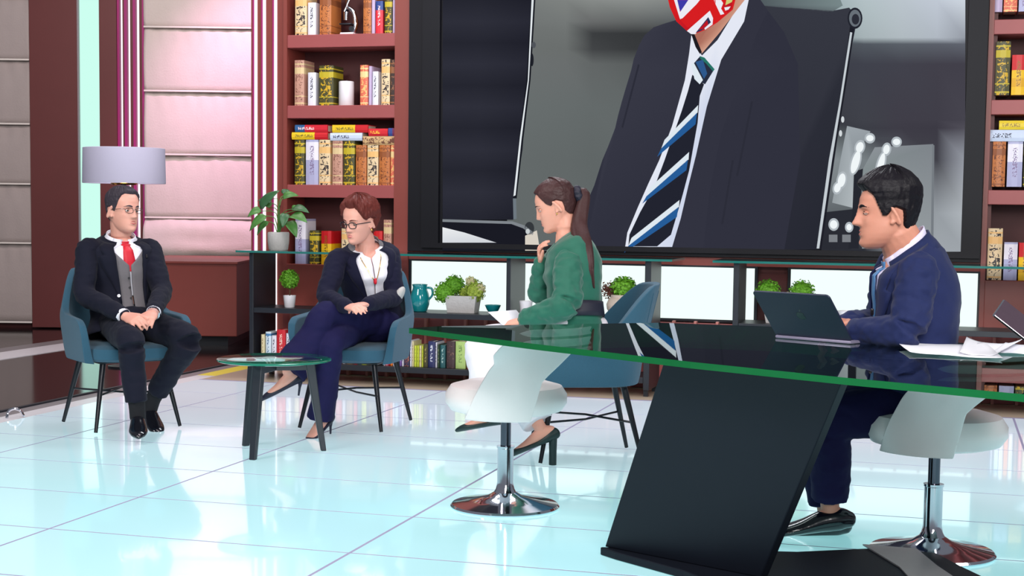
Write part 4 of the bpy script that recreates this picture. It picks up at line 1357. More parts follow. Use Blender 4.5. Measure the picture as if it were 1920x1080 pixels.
def sheet(pts, label, lift, seed):
    """a curling paper sheet: four desk points"""
    A, B_, C_, D_ = [V(p) for p in pts]
    n_ = 14
    vs = []
    for j in range(n_ + 1):
        for i in range(n_ + 1):
            u, v = i / n_, j / n_
            p = A * (1 - u) * (1 - v) + B_ * u * (1 - v) + C_ * u * v + D_ * (1 - u) * v
            z = .0015 + lift * (abs(u - .5) * 2) ** 2.5 * (.4 + .6 * v) + .004 * (1 + noise.noise(V((u * 2.5, v * 2.5, seed))))
            vs.append((p.x, p.y, DZ + z))
    c = sum((V(q) for q in vs), V()) / len(vs)
    c.z = DZ
    o = MB().add([V(q) - c for q in vs], [(j * (n_ + 1) + i, j * (n_ + 1) + i + 1, (j + 1) * (n_ + 1) + i + 1, (j + 1) * (n_ + 1) + i) for j in range(n_) for i in range(n_)]).obj('paper_sheet', M['paper'], loc=c, solid=.0006)
    tag(o, label, 'paper', 'white papers on the desk')


sheet([on_z(1706, 666, DZ), on_z(1880, 676, DZ), on_z(1845, 650, DZ), on_z(1672, 642, DZ)], 'white paper sheet nearest to the man in blue on the desk', .012, 1.3)
sheet([on_z(1800, 668, DZ), on_z(1868, 672, DZ), on_z(1920, 648, DZ), on_z(1812, 646, DZ)], 'curled white paper sheet on the desk beside the tilted tablet', .022, 4.3)
sheet([on_z(1860, 664, DZ), on_z(1960, 668, DZ), on_z(1985, 650, DZ), on_z(1885, 648, DZ)], 'white paper sheet under the tilted tablet at the right edge', .006, 7.7)
# tilted tablet leaning on its cover
q0 = on_z(1975, 690, DZ)
r = empty('tablet', (q0.x, q0.y, DZ), YAW, 'tilted tablet with silver rim at the right edge of the desk', 'tablet')
th = math.radians(38)
ux = V((-.79, 0, .61)).normalized()
vx = V((.2, .95, .22)).normalized()
FR = (at(1860, 592, 4.5) - V((q0.x, q0.y, DZ)) - ux * .24, ux, vx, vx.cross(ux).normalized())
r.rotation_euler = (0, 0, 0)
M['tablet_back'] = mat('dark_red_tablet_back', (92, 70, 84), .3, metal=.5, var=.1)
MB().prism([(0, 0), (.235, 0), (.24, .004), (.24, .166), (.235, .17), (0, .17)], 0, .007, 0, FR).obj('rim', M['chrome'], r, smooth=False, bevel=.001)
MB().prism([(.004, .004), (.236, .004), (.236, .166), (.004, .166)], .0071, .0085, 0, FR).obj('screen', M['tablet_back'], r, smooth=False)

# ------------------------------------------------------------------ people
def skin_mat(name, rgb):
    m = mat(name, rgb, .5, var=.05, scale=18, bump=.05, bscale=160)
    m.node_tree.nodes['Principled BSDF'].inputs['Subsurface Weight'].default_value = .12
    m.node_tree.nodes['Principled BSDF'].inputs['Subsurface Radius'].default_value = (.012, .005, .003)
    return m


def hair_mat(name, rgb, rough=.55):
    m = mat(name, rgb, rough, var=.35, scale=9, bump=.15, bscale=140, spec=.2)
    return m


M['navy'] = mat('dark_navy_suit', (15, 17, 34), .85, var=.1, scale=60, bump=.1, bscale=420, sheen=.03, spec=.25)
M['navy2'] = mat('navy_blazer', (15, 16, 42), .85, var=.1, scale=60, bump=.1, bscale=420, sheen=.03, spec=.25)
M['navy3'] = mat('blue_suit', (20, 32, 76), .8, var=.1, scale=60, bump=.1, bscale=420, sheen=.05, spec=.3)
M['navy_leg'] = mat('navy_trousers', (20, 18, 62), .85, var=.1, scale=50, bump=.1, bscale=400, spec=.25)
M['vest'] = mat('grey_vest', (112, 108, 112), .9, var=.12, scale=300, bump=.2, bscale=500)
M['shirt'] = mat('white_shirt', (236, 234, 244), .75, var=.03, scale=20, bump=.05)
M['shirt2'] = mat('lavender_shirt', (214, 208, 236), .75, var=.03, scale=20, bump=.05)
M['tie_red'] = mat('red_tie', (206, 20, 44), .5, var=.08, scale=200, bump=.1)
M['tie_blue'] = mat('light_blue_tie', (70, 120, 168), .5, var=.15, scale=200, bump=.1)
M['green'] = mat('green_blouse', (16, 96, 76), .7, var=.12, scale=20, bump=.1, bscale=60, sheen=.2)
M['white_cloth'] = mat('white_trousers', (236, 230, 236), .8, var=.03, scale=14, bump=.1, bscale=50)
M['belt'] = mat('black_belt', (26, 26, 44), .6, var=.1, scale=60)
M['sock'] = mat('black_sock', (16, 16, 22), .9, var=.1, scale=200)
M['shoe'] = mat('black_polished_leather', (16, 17, 24), .16, var=.1, scale=20, coat=.5)
M['shoe_n'] = mat('navy_suede_pump', (22, 22, 46), .5, var=.1, scale=60)
M['shoe_g'] = mat('dark_green_pump', (14, 42, 42), .45, var=.1, scale=60)
M['eye_w'] = mat('eye_white', (226, 220, 216), .2, var=.02)
M['iris'] = mat('dark_iris', (46, 30, 24), .15, var=.1)
M['gold'] = mat('gold_metal', (220, 180, 100), .2, metal=1, var=.05)
M['frame_dark'] = mat('black_glasses_frame', (24, 22, 28), .3, var=.1)
M['frame_thin'] = mat('thin_metal_frame', (120, 104, 100), .25, metal=.8, var=.1)
M['button'] = mat('dark_button', (44, 42, 46), .4, var=.1)

ZT = [(-.120, .010, .070, .030, ), (-.114, .026, .082, .010), (-.102, .040, .089, -.018), (-.085, .050, .090, -.040), (-.065, .057, .089, -.060), (-.045, .063, .087, -.076), (-.02, .068, .087, -.089),
      (.0, .071, .087, -.095), (.025, .0735, .091, -.100), (.05, .0755, .089, -.101), (.072, .073, .080, -.094), (.09, .065, .066, -.080), (.104, .052, .046, -.060), (.115, .033, .020, -.036), (.121, .012, -.002, -.016), (.1215, .002, -.008, -.011)]


def tz(z):
    if z <= ZT[0][0]:
        return ZT[0][1:]
    for a, b in zip(ZT[:-1], ZT[1:]):
        if z <= b[0]:
            t = (z - a[0]) / (b[0] - a[0])
            return tuple(p + (q - p) * t for p, q in zip(a[1:], b[1:]))
    return ZT[-1][1:]


def G_(x, s):
    return math.exp(-(x / s) ** 2)


def head_pt(z, az, jaw=1.0, nose=1.0, face=True):
    w, f, b = tz(z)
    if z < -.02:
        w *= 1 + (jaw - 1) * min(1, (-.02 - z) / .05)
    yc = (f + b) / 2 - .01
    c, s = math.cos(az), math.sin(az)
    x = w * math.copysign(abs(s) ** .86, s)
    e = .86 if c > 0 else .9
    y = yc + ((f - yc) if c > 0 else (yc - b)) * math.copysign(abs(c) ** e, c)
    if face and c > 0:
        k = 0
        ax = abs(x)
        nz = 0
        if -.05 < z < .03:
            u = (.022 - z) / .060
            u = max(0, min(1, u))
            nz = (.006 + .021 * u ** 1.2) * (1 if z > -.034 else max(0, 1 - ((-.034 - z) / .011) ** 1.5))
            nz *= G_(x, .0085 + .0065 * u)
            if z > .012:
                nz *= max(0, 1 - (z - .012) / .018)
        k += nz * nose
        k += .006 * G_(ax - .016, .007) * G_(z + .033, .008) * nose        # nostril wings
        k -= .0105 * G_(ax - .031, .0155) * G_(z - .001, .0115)            # eye sockets
        k += .0045 * G_(ax - .028, .022) * G_(z - .024, .008)             # brows
        k += .0045 * G_(ax - .046, .016) * G_(z + .026, .016)             # cheek bones
        k += .0042 * G_(x, .021) * (G_(z + .0575, .0052) + 1.1 * G_(z + .071, .0056))  # lips
        k -= .0030 * G_(x, .024) * G_(z + .0643, .0028)
        k -= .0045 * G_(x, .024) * G_(z + .082, .006)
        k += .006 * G_(x, .018) * G_(z + .101, .012)
        y += k
    return V((x, y, z))


class Frame:
    """head frame: x right, y forward, z up"""

    def __init__(s, o, fwd, up=(0, 0, 1), sc=1.0):
        s.o, s.sc = V(o), sc
        y = V(fwd).normalized()
        x = y.cross(V(up)).normalized()
        z = x.cross(y).normalized()
        s.R = Matrix((x, y, z)).transposed()

    def __call__(s, p):
        return s.o + s.R @ (V(p) * s.sc)

    def d(s, p):
        return s.R @ V(p)


def head_mesh(mb, F, jaw=1, nose=1):
    nz, na = 84, 88
    zs = [-.120 + .2415 * (i / (nz - 1)) for i in range(nz)]
    vs = [F(head_pt(z, -PI + 2 * PI * a / na, jaw, nose)) for z in zs for a in range(na)]
    fs = [(j * na + i, j * na + (i + 1) % na, (j + 1) * na + (i + 1) % na, (j + 1) * na + i) for j in range(nz - 1) for i in range(na)]
    fs += [tuple(range(na))[::-1], tuple((nz - 1) * na + i for i in range(na))]
    mb.add(vs, fs)
    for sx in (-1, 1):                                                      # ears
        e = MB()
        pts = []
        for q in range(15):
            t = q / 14
            a = math.radians(115 - 265 * t)
            pts.append(F((sx * (.076 + .008 * math.sin(PI * t)), -.010 - .0155 * math.cos(a + 1.25) - .004, -.010 + .029 * math.sin(a))))
        mb.tube(pts, [.0058 * F.sc] * 15, n=8)
        mb.ell(F((sx * .074, -.012, -.010)), (.006 * F.sc, .014 * F.sc, .024 * F.sc), 12, R=F.R)
        mb.ell(F((sx * .076, -.004, -.033)), (.006 * F.sc, .008 * F.sc, .008 * F.sc), 10, R=F.R)


def hairline(deg, tab):
    deg = abs(deg)
    for (a, za), (b, zb) in zip(tab[:-1], tab[1:]):
        if deg <= b:
            return za + (zb - za) * (deg - a) / (b - a)
    return tab[-1][1]


def hair_mesh(F, tab, thick, name, m, parent, strand=.0025, soft=.012, seed=0, jaw=1, flow=(22, 10), sub=0):
    nz, na = 110, 150
    c = V((0, -.012, .02))
    vs = []
    for j in range(nz):
        z = -.112 + .2335 * j / (nz - 1)
        for i in range(na):
            az = -PI + 2 * PI * i / na
            p = head_pt(z, az, jaw, face=False)
            line = hairline(math.degrees(az), tab)
            k = min(1, max(0, (z - line) / soft))
            k = k * k * (3 - 2 * k)
            d = (p - c)
            L_ = d.length
            n1 = noise.noise(V((math.sin(az) * flow[0] * .5, math.cos(az) * flow[0] * .5, z * flow[1] * 4 + seed)))
            n2 = noise.noise(V((math.sin(az) * flow[0] * 1.7, math.cos(az) * flow[0] * 1.7, z * flow[1] * 9 + seed + 9)))
            t = thick(math.degrees(az), z) + strand * (n1 + .7 * n2)
            t = t * k - .009 * (1 - k)
            vs.append(F(p + d / L_ * t))
    fs = [(j * na + i, j * na + (i + 1) % na, (j + 1) * na + (i + 1) % na, (j + 1) * na + i) for j in range(nz - 1) for i in range(na)]
    fs += [tuple(range(na))[::-1], tuple((nz - 1) * na + i for i in range(na))]
    o = MB().add(vs, fs).obj(name, m, parent)
    return o


def eyes(F, parent, brow_m, skin, look=(0, 0), down=0, lips=None, thick=1.0, browz=.0, mw=1.0):
    for sx in (-1, 1):
        c = (sx * .031, .0735, .001)
        MB().ell(F(c), (.0130 * F.sc, .0092 * F.sc, (.0074 - .002 * down) * F.sc), 14, R=F.R).obj('eye', M['eye_w'], parent)
        MB().ell(F((c[0] + look[0], c[1] + .0062, c[2] + look[1])), (.0062 * F.sc, .0040 * F.sc, (.0062 - .002 * down) * F.sc), 12, R=F.R).obj('iris', M['iris'], parent)
        MB().ell(F((c[0], c[1] - .0012, c[2] + .0046 - .0042 * down)), (.0150 * F.sc, .0112 * F.sc, .0058 * F.sc), 14, R=F.R).obj('eyelid', skin, parent)
        lid = [F((sx * (.031 + .0145 * u), .0815 - .0065 * abs(u) ** 1.5, .0035 - .003 * down + .0045 * (1 - u * u))) for u in (-1, -.5, 0, .5, 1)]
        MB().tube(lid, [.0010, .0018, .0021, .0019, .0012], n=6, sm=3).obj('eyelashes', M['iris'], parent)
        br = []
        for u in (-1, -.5, 0, .5, 1):
            x = .032 + .019 * u
            q = head_pt(.0225 + browz, math.asin(min(1, x / .074)))
            br.append(F((sx * x, q.y + .0005, .0215 + browz + .0042 * (1 - u * u) - .0015 * max(0, u))))
        MB().tube(br, [(.0016, .0026 * thick), (.0022, .0040 * thick), (.0022, .0038 * thick), (.002, .003 * thick), (.001, .0014)], ref=F.d((0, 0, 1)), n=8, sm=3).obj('eyebrow', brow_m, parent)
    if lips:
        for zz, ww, hh in ((-.0588, .022 * mw, .0032), (-.0700, .0195 * mw, .0040)):
            ps = []
            for u in (-1, -.5, 0, .5, 1):
                x = ww * u
                q = head_pt(zz, math.asin(max(-1, min(1, x / .06))))
                ps.append(F((x, q.y - .0018, zz + (.003 if zz > -.065 else .004) * -(1 - abs(u)) * (-.4 if zz > -.065 else .2) + (-.003 * abs(u) if zz > -.065 else .004 * abs(u)))))
            MB().tube(ps, [(.001, .001), (.0022, hh * .6), (.0026, hh * .75), (.0022, hh * .6), (.001, .001)], ref=F.d((0, 0, 1)), n=8, sm=4).obj('lip', lips, parent)


def hand(mb, w, d, n, side, curl=.35, spread=.004, sc=1.0, thumb=.6):
    """palm, four fingers and a thumb; d along the fingers, n out of the back of the hand, side towards the thumb"""
    w, d, n = V(w), V(d).normalized(), V(n)
    n = (n - d * n.dot(d)).normalized()
    s = V(side)
    s = (s - d * s.dot(d) - n * s.dot(n)).normalized()
    mb.tube([w - d * .02, w + d * .02 * sc, w + d * .055 * sc, w + d * .088 * sc], [(.026 * sc, .019 * sc), (.031 * sc, .017 * sc), (.039 * sc, .0155 * sc), (.037 * sc, .012 * sc)], ref=n, n=16)
    for i, (ln, r) in enumerate(((.072, .0084), (.080, .0086), (.074, .0082), (.058, .0074))):
        p = w + d * (.082 - .004 * abs(i - 1)) * sc + s * (.0285 - .019 * i) * sc
        a, dd = 0, d + s * spread * (1.5 - i) * 8
        dd.normalize()
        pts = [p - d * .02, p]
        for q, fr in enumerate((.45, .31, .24)):
            a += curl * (1, 1.15, .7)[q]
            p = p + (dd * math.cos(a) - n * math.sin(a)) * ln * fr * sc
            pts.append(p)
        mb.tube(pts, [r * sc, r * sc, r * .97 * sc, r * .9 * sc, r * .78 * sc], ref=n, n=10)
    p = w + d * .022 * sc + s * .026 * sc
    t1 = (d * .75 + s * thumb - n * .35).normalized()
    t2 = (d * .92 + s * thumb * .25 - n * .35).normalized()
    mb.tube([p - t1 * .012, p + t1 * .038 * sc, p + t1 * .038 * sc + t2 * .030 * sc, p + t1 * .038 * sc + t2 * .054 * sc], [.0135 * sc, .0112 * sc, .0098 * sc, .0078 * sc], ref=n, n=10)


PROF_M = [(-.30, .20, .135, .15), (-.15, .192, .128, .142), (0, .178, .118, .125), (.2, .165, .118, .110), (.4, .165, .122, .108), (.6, .178, .126, .112), (.75, .188, .122, .116), (.85, .188, .106, .108),
          (.91, .164, .086, .096), (.96, .116, .068, .08), (1.01, .072, .058, .064), (1.12, .060, .056, .058), (1.3, .058, .054, .056)]
PROF_F = [(-.30, .19, .13, .15), (-.15, .185, .125, .142), (0, .172, .112, .125), (.2, .142, .105, .102), (.35, .132, .104, .096), (.5, .146, .122, .098), (.64, .158, .142, .104), (.75, .164, .124, .106), (.85, .164, .098, .098),
          (.91, .142, .078, .088), (.96, .098, .060, .072), (1.01, .062, .052, .058), (1.12, .050, .048, .05), (1.3, .049, .047, .049)]


class Torso:
    def __init__(s, spine, rb, rt, prof, w=1.0, dep=1.0, tilt=.022):
        s.sp = [V(p) for p in spine]
        s.tilt = tilt
        s.rb, s.rt, s.prof, s.w, s.dep = V(rb).normalized(), V(rt).normalized(), prof, w, dep

    def frame(s, t):
        pts = s.sp
        n = len(pts) - 1
        if t <= 0:
            T = (pts[1] - pts[0]).normalized()
            c = pts[0] + (pts[1] - pts[0]) * n * t
        elif t >= 1:
            T = (pts[-1] - pts[-2]).normalized()
            c = pts[-1] + (pts[-1] - pts[-2]) * n * (t - 1)
        else:
            i = min(n - 1, int(t * n))
            u = t * n - i
            p0, p1, p2, p3 = pts[max(i - 1, 0)], pts[i], pts[i + 1], pts[min(i + 2, n)]
            c = .5 * ((2 * p1) + (p2 - p0) * u + (2 * p0 - 5 * p1 + 4 * p2 - p3) * u * u + (3 * p1 - p0 - 3 * p2 + p3) * u ** 3)
            T = (p2 - p0).lerp(p3 - p1, u).normalized()
        tt = max(0, min(1, t))
        r = s.rb.lerp(s.rt, tt)
        r = (r - T * r.dot(T)).normalized()
        return c, r, T.cross(r).normalized(), T

    def pt(s, t, th, off=0):
        c, r, f, T = s.frame(t)
        P = s.prof
        for a, b in zip(P[:-1], P[1:]):
            if t <= b[0]:
                break
        u = max(0, min(1, (t - a[0]) / (b[0] - a[0])))
        u = u * u * (3 - 2 * u) * .5 + u * .5
        A, BF, BB = (a[i] + (b[i] - a[i]) * u for i in (1, 2, 3))
        A, BF, BB = A * s.w + off, BF * s.dep + off, BB * s.dep + off
        sn, cs = math.sin(th), math.cos(th)
        c = c - T * (s.tilt * cs * max(0, min(1, (t - .86) / .14)))
        return c + r * (A * math.copysign(abs(sn) ** .92, sn)) + f * ((BF if cs > 0 else BB) * math.copysign(abs(cs) ** .92, cs))

    def solid(s, mb, t0, t1, off, n=36, k=26):
        vs = [s.pt(t0 + (t1 - t0) * j / k, 2 * PI * i / n, off) for j in range(k + 1) for i in range(n)]
        fs = [(j * n + i, j * n + (i + 1) % n, (j + 1) * n + (i + 1) % n, (j + 1) * n + i) for j in range(k) for i in range(n)]
        fs += [tuple(range(n))[::-1], tuple(k * n + i for i in range(n))]
        mb.add(vs, fs)

    def shell(s, name, m, parent, t0, t1, off, opening=None, thick=.006, n=96, k=54, wr=.004, seed=0, flare=None):
        """open shell; opening(t) -> (right, left) half angles left free at the front"""
        vs = []
        for j in range(k + 1):
            t = t0 + (t1 - t0) * j / k
            oR, oL = opening(t) if opening else (0, 0)
            for i in range(n + 1):
                th = oR + (2 * PI - oR - oL) * i / n
                p = s.pt(t, th, off + (flare(t, th) if flare else 0))
                w = noise.noise(V((p.x * 11, p.y * 11, p.z * 17 + seed))) + .5 * noise.noise(V((p.x * 26, p.y * 26, p.z * 34 + seed)))
                q = s.pt(t, th, off + .02 + (flare(t, th) if flare else 0))
                vs.append(p + (q - p).normalized() * w * wr)
        N = n + 1
        fs = [(j * N + i, j * N + i + 1, (j + 1) * N + i + 1, (j + 1) * N + i) for j in range(k) for i in range(n)]
        return MB().add(vs, fs).obj(name, m, parent, solid=thick, off=0)

    def band(s, name, m, parent, rows, off, thick=.004, k=3):
        """strip on the torso: rows of (t, th_from, th_to)"""
        vs = []
        for t, a, b in rows:
            for i in range(k + 1):
                vs.append(s.pt(t, a + (b - a) * i / k, off + .002 * math.sin(PI * i / k)))
        N = k + 1
        fs = [(j * N + i, j * N + i + 1, (j + 1) * N + i + 1, (j + 1) * N + i) for j in range(len(rows) - 1) for i in range(k)]
        return MB().add(vs, fs).obj(name, m, parent, solid=thick, off=0)


def lerp_rows(rows, n):
    out = []
    for a, b in zip(rows[:-1], rows[1:]):
        for j in range(n):
            u = j / n
            out.append(tuple(p + (q - p) * u for p, q in zip(a, b)))
    return out + [rows[-1]]


def mid(a, b, t=.5):
    return V(a).lerp(V(b), t)


def limb(mb, pts, rad, sm=5, n=18, ref=(0, 0, 1), flat=False):
    mb.tube(pts, rad, sm=sm, n=n, ref=ref, flat=flat)


def sleeve(name, m, parent, sh, el, wr, r0=.068, r1=.056, r2=.043, inward=None, wrinkle=.005, cuff=0):
    mb = MB()
    sh, el, wr = V(sh), V(el), V(wr)
    sh = sh + V((0, 0, -.012))
    a = sh + (inward * .055 if inward else V((0, 0, 0)))
    limb(mb, [a, sh, mid(sh, el, .5), el, mid(el, wr, .5), wr], [r0 * .8, r0 * .92, (r0 + r1) / 2, r1, (r1 + r2) / 2, r2], ref=(0.3, .2, 1))
    return remesh(mb, name, m, parent, .006, 5, wrinkle=wrinkle, wscale=17)


def foot_shape(mb, ank, d, u, kind='shoe', sc=1.0):
    """foot or shoe around the ankle; d towards the toes, u out of the instep"""
    ank, d, u = V(ank), V(d).normalized(), V(u)
    u = (u - d * u.dot(d)).normalized()
    T = {'shoe': [(-.062, .024, .030, -.052), (-.03, .034, .040, -.046), (.03, .037, .038, -.048), (.09, .043, .028, -.058), (.14, .046, .022, -.064), (.185, .036, .018, -.068), (.205, .018, .012, -.073)],
         'foot': [(-.050, .020, .030, -.046), (-.02, .028, .036, -.04), (.03, .031, .034, -.044), (.09, .037, .022, -.056), (.13, .038, .016, -.062), (.165, .026, .011, -.066)],
         'pump': [(-.058, .022, .030, -.056), (-.03, .031, .026, -.062), (.03, .033, .015, -.070), (.08, .038, .016, -.069), (.125, .041, .018, -.067), (.165, .030, .016, -.069), (.195, .010, .010, -.075)]}[kind]
    mb.tube([ank + d * s * sc + u * c * sc for s, a, b, c in T], [(a * sc, b * sc) for s, a, b, c in T], ref=u, sm=4, n=18)


def glasses(F, parent, m, r, w, h, z0=0):
    g = empty('glasses')
    bpy.data.objects.remove(g)
    rim_mb = None
    for sx in (-1, 1):
        pts = []
        for q in range(25):
            a = 2 * PI * q / 24
            x = sx * .032 + w * math.copysign(abs(math.cos(a)) ** .7, math.cos(a))
            z = z0 + h * math.copysign(abs(math.sin(a)) ** .7, math.sin(a))
            pts.append(F((x, .098 - 1.1 * (x * x) * 2.2, z)))
        MB().tube(pts, r, n=8, cap=False).obj('glasses_rim', m, parent)
        MB().tube([F((sx * (.032 + w), .098 - 2.42 * (.032 + w) ** 2, z0 + h * .5)), F((sx * .0745, .066, z0 + h * .5)), F((sx * .0785, .0, z0 + .002)), F((sx * .079, -.022, z0 - .008))], r, n=8, sm=4).obj('glasses_temple', m, parent)
    MB().tube([F((-.032 + w, .0965, z0 + .004)), F((0, .106, z0 + .008)), F((.032 - w, .0965, z0 + .004))], r, n=8, sm=4).obj('glasses_bridge', m, parent)


def J(x, y, D):
    return at(x, y, D)


def person(loc, label):
    return empty('person', loc, 0, label, 'person')


# objects are built in world coordinates and then given their place under the person
def settle(root):
    off = -root.location
    for o in root.children:
        if o.type == 'MESH':
            o.data.transform(Matrix.Translation(off))


def toe_dir(a, t):
    d = V(t) - V(a)
    return d


# ---- man with the red tie -------------------------------------------------
def man_left():
    r = person((-4.27, 7.15, 0), 'seated man in dark navy suit, grey vest and red tie, wearing thin glasses')
    skin = skin_mat('skin_fair', (222, 160, 142))
    hair = hair_mat('dark_brown_grey_hair', (58, 52, 60))
    sR, eR, wR = J(164, 463, 8.05), J(159, 552, 7.95), J(236, 594, 7.76)
    sL, eL, wL = J(281, 463, 8.24), J(303, 546, 8.12), J(287, 588, 7.84)
    hR, kR, aR = J(214, 604, 8.08), J(243, 640, 7.68), J(258, 772, 7.70)
    hL, kL, aL = J(266, 604, 8.19), J(352, 638, 7.92), J(281, 758, 8.12)
    P, N = J(236, 606, 8.18), J(227, 448, 8.17)
    F = Frame(J(231, 395, 8.12), (.93, -.36, .0), (0.05, .02, 1))
    rt = (sR - sL)
    T = Torso([P, mid(P, N, .33) + V((-.025, .02, 0)), mid(P, N, .67) + V((-.02, .015, 0)), N], hR - hL, rt, PROF_M, w=rt.length / 2 / .180, dep=.98)
    b = MB()
    head_mesh(b, F)
    limb(b, [N - V((0, 0, .06)), N + V((0, 0, .02)), F((0, -.025, -.06)), F((0, -.02, -.02))], [.062, .056, .053, .05], sm=3)
    T.solid(b, -.05, 1.0, -.022)
    for s_, e_, w_ in ((sR, eR, wR), (sL, eL, wL)):
        limb(b, [s_, e_, mid(e_, w_), w_], [0.040, .028, 0.033, 0.027])
    for h_, k_, a_ in ((hR, kR, aR), (hL, kL, aL)):
        limb(b, [h_, mid(h_, k_), k_ + (mid(h_, a_) - k_).normalized() * .03, mid(k_, a_, .4), a_], [.06, .055, .036, .036, .032])
    dR, dL = V((.52, -.85, -.12)), V((.66, -.70, -.30))
    foot_shape(b, aR, dR, (0, 0, 1), 'foot')
    foot_shape(b, aL, dL, (0, 0, 1), 'foot')
    hand(b, wR, J(275, 606, 7.62) - wR, (-.05, -.55, .8), (.1, -.2, .9), .42)
    hand(b, wL, J(262, 612, 7.60) - wL, (.35, -.75, .5), (0, -.2, .95), .45)
    remesh(b, 'body', skin, r, .0045, 2, .4)
    eyes(F, r, hair, skin, look=(.002, 0), lips=mat('lip_rose', (176, 80, 82), .5), thick=1.1, mw=1.2)
    tab = [(0, .084), (30, .086), (46, .076), (58, .050), (68, .016), (76, -.012), (86, -.010), (96, .012), (112, .005), (122, -.05), (150, -.07), (180, -.072)]
    hair_mesh(F, tab, lambda d, z: .004 + .012 * max(0, z - .03) / .09 + .004 * max(0, math.cos(math.radians(d))) * (z > .07), 'hair', hair, r, strand=.003)
    glasses(F, r, M['frame_thin'], .0016, .022, .014, .0)
    # clothes
    pb = MB()
    pb.ell(mid(hR, hL) + V((0, 0, -.01)), (.17, .17, .11), 20)
    limb(pb, [hR, mid(hR, kR), kR + V((.01, -.01, .0)), mid(kR, aR, .35), mid(kR, aR, .86)], [.088, .086, .074, .066, .058], flat=True)
    limb(pb, [hL, mid(hL, kL), kL + V((.01, -.01, .0)), mid(kL, aL, .35), mid(kL, aL, .80)], [.088, .086, .076, .068, .060], flat=True)
    remesh(pb, 'trousers', M['navy'], r, .007, 5, wrinkle=.005)
    T.shell('shirt', M['shirt'], r, .30, 1.035, .004, lambda t: (.0, .0), wr=.0015)
    vo = lambda t: (.02 + .66 * max(0, t - .70) / .26,) * 2
    T.shell('vest', M['vest'], r, .0, .95, .014, vo, wr=.0015)
    for t in (.14, .27, .40, .53):
        q, q2 = T.pt(t, .06, .016), T.pt(t, .06, .034)
        MB().tube([q, q + (q2 - q).normalized() * .005], .0065, n=10, flat=True).obj('button', M['button'], r)
    jo = lambda t: (.36 + .10 * max(0, t - .8) / .2 - .10 * max(0, .3 - t), .34 + .12 * max(0, t - .8) / .2)
    T.shell('jacket', M['navy'], r, -.12, .985, .022, jo, wr=.004, flare=lambda t, th: .02 * max(0, .1 - t) / .2)
    for sg in (1, -1):
        k_ = 0 if sg > 0 else 1
        rows = [(.22, jo(.22)[k_], jo(.22)[k_] + .02), (.5, jo(.5)[k_] - .02, jo(.5)[k_] + .24), (.72, jo(.72)[k_] - .02, jo(.72)[k_] + .46), (.80, jo(.8)[k_] - .02, jo(.8)[k_] + .50), (.81, jo(.81)[k_] - .02, jo(.81)[k_] + .30), (.90, jo(.9)[k_] - .02, jo(.9)[k_] + .44), (.985, jo(.985)[k_] - .02, jo(.985)[k_] + .7)]
        T.band('lapel', M['navy'], r, [(t, sg * a, sg * b_) for t, a, b_ in lerp_rows(rows, 4)], .028)
    T.band('jacket_collar', M['navy'], r, [(t, .5, 2 * PI - .5) for t in (.955, .98, 1.0, 1.02)], .020, k=40)
    T.band('shirt_collar', M['shirt'], r, [(t, .22, 2 * PI - .22) for t in (.97, 1.0, 1.03, 1.055)], .009, k=40)
    for sg in (1, -1):
        T.band('shirt_collar_point', M['shirt'], r, [(t, sg * a, sg * b_) for t, a, b_ in lerp_rows([(1.055, .16, .8), (1.02, .16, .85), (.95, .24, .62), (.89, .38, .46)], 4)], .014)
    T.band('tie', M['tie_red'], r, lerp_rows([(.62, -.17, .17), (.70, -.16, .16), (.86, -.12, .12), (.955, -.10, .10)], 6), .009)
    T.band('tie_knot', M['tie_red'], r, lerp_rows([(.945, -.14, .14), (.98, -.21, .21), (1.035, -.25, .25)], 4), .014)
    c_, r_, f_, _t = T.frame(.8)
    for s_, e_, w_ in ((sR, eR, wR), (sL, eL, wL)):
        inw = (c_ - s_).normalized()
        dd = (w_ - e_).normalized()
        sleeve('sleeve', M['navy'], r, s_, e_, w_ - dd * .035, .066, .056, .044, inw)
        cb = MB()
        cb.tube([w_ - dd * .06, w_ - dd * .012], [.040, .0385], n=20, flat=True)
        cb.obj('shirt_cuff', M['shirt'], r)
    q, q2 = T.pt(.66, -.72, .036), T.pt(.67, -.98, .038)
    up = (T.pt(.75, -.9, .03) - T.pt(.70, -.9, .03)).normalized()
    MB().add([q, q2, q2 + up * .038, mid(q, q2) + up * .024, q + up * .012], [(0, 1, 2, 3, 4)]).obj('pocket_square', M['tie_red'], r, solid=.004)
    dd = (wL - eL).normalized()
    MB().tube([wL - dd * .004, wL + dd * .008], [.036, .036], n=20, flat=True).obj('watch', M['chrome'], r)
    q, q2 = T.pt(.30, jo(.3)[0] + .06, .026), T.pt(.30, jo(.3)[0] + .06, .05)
    MB().tube([q, q + (q2 - q).normalized() * .006], .009, n=12, flat=True).obj('jacket_button', M['chrome'], r)
    q, q2 = T.pt(.78, -.42, .034), T.pt(.80, -.42, .034)
    MB().tube([q, q2], .006, n=8).obj('clip_microphone', M['frame_dark'], r)
    for a_, d_, k_ in ((aR, dR, kR), (aL, dL, kL)):
        sk = MB()
        limb(sk, [mid(k_, a_, .70), mid(k_, a_, .9), a_ + V((0, 0, -.03))], [.047, .042, .040], sm=3)
        sk.obj('sock', M['sock'], r)
        sb = MB()
        foot_shape(sb, a_, d_, (0, 0, 1), 'shoe', 1.04)
        remesh(sb, 'shoe', M['shoe'], r, .005, 3)
    settle(r)


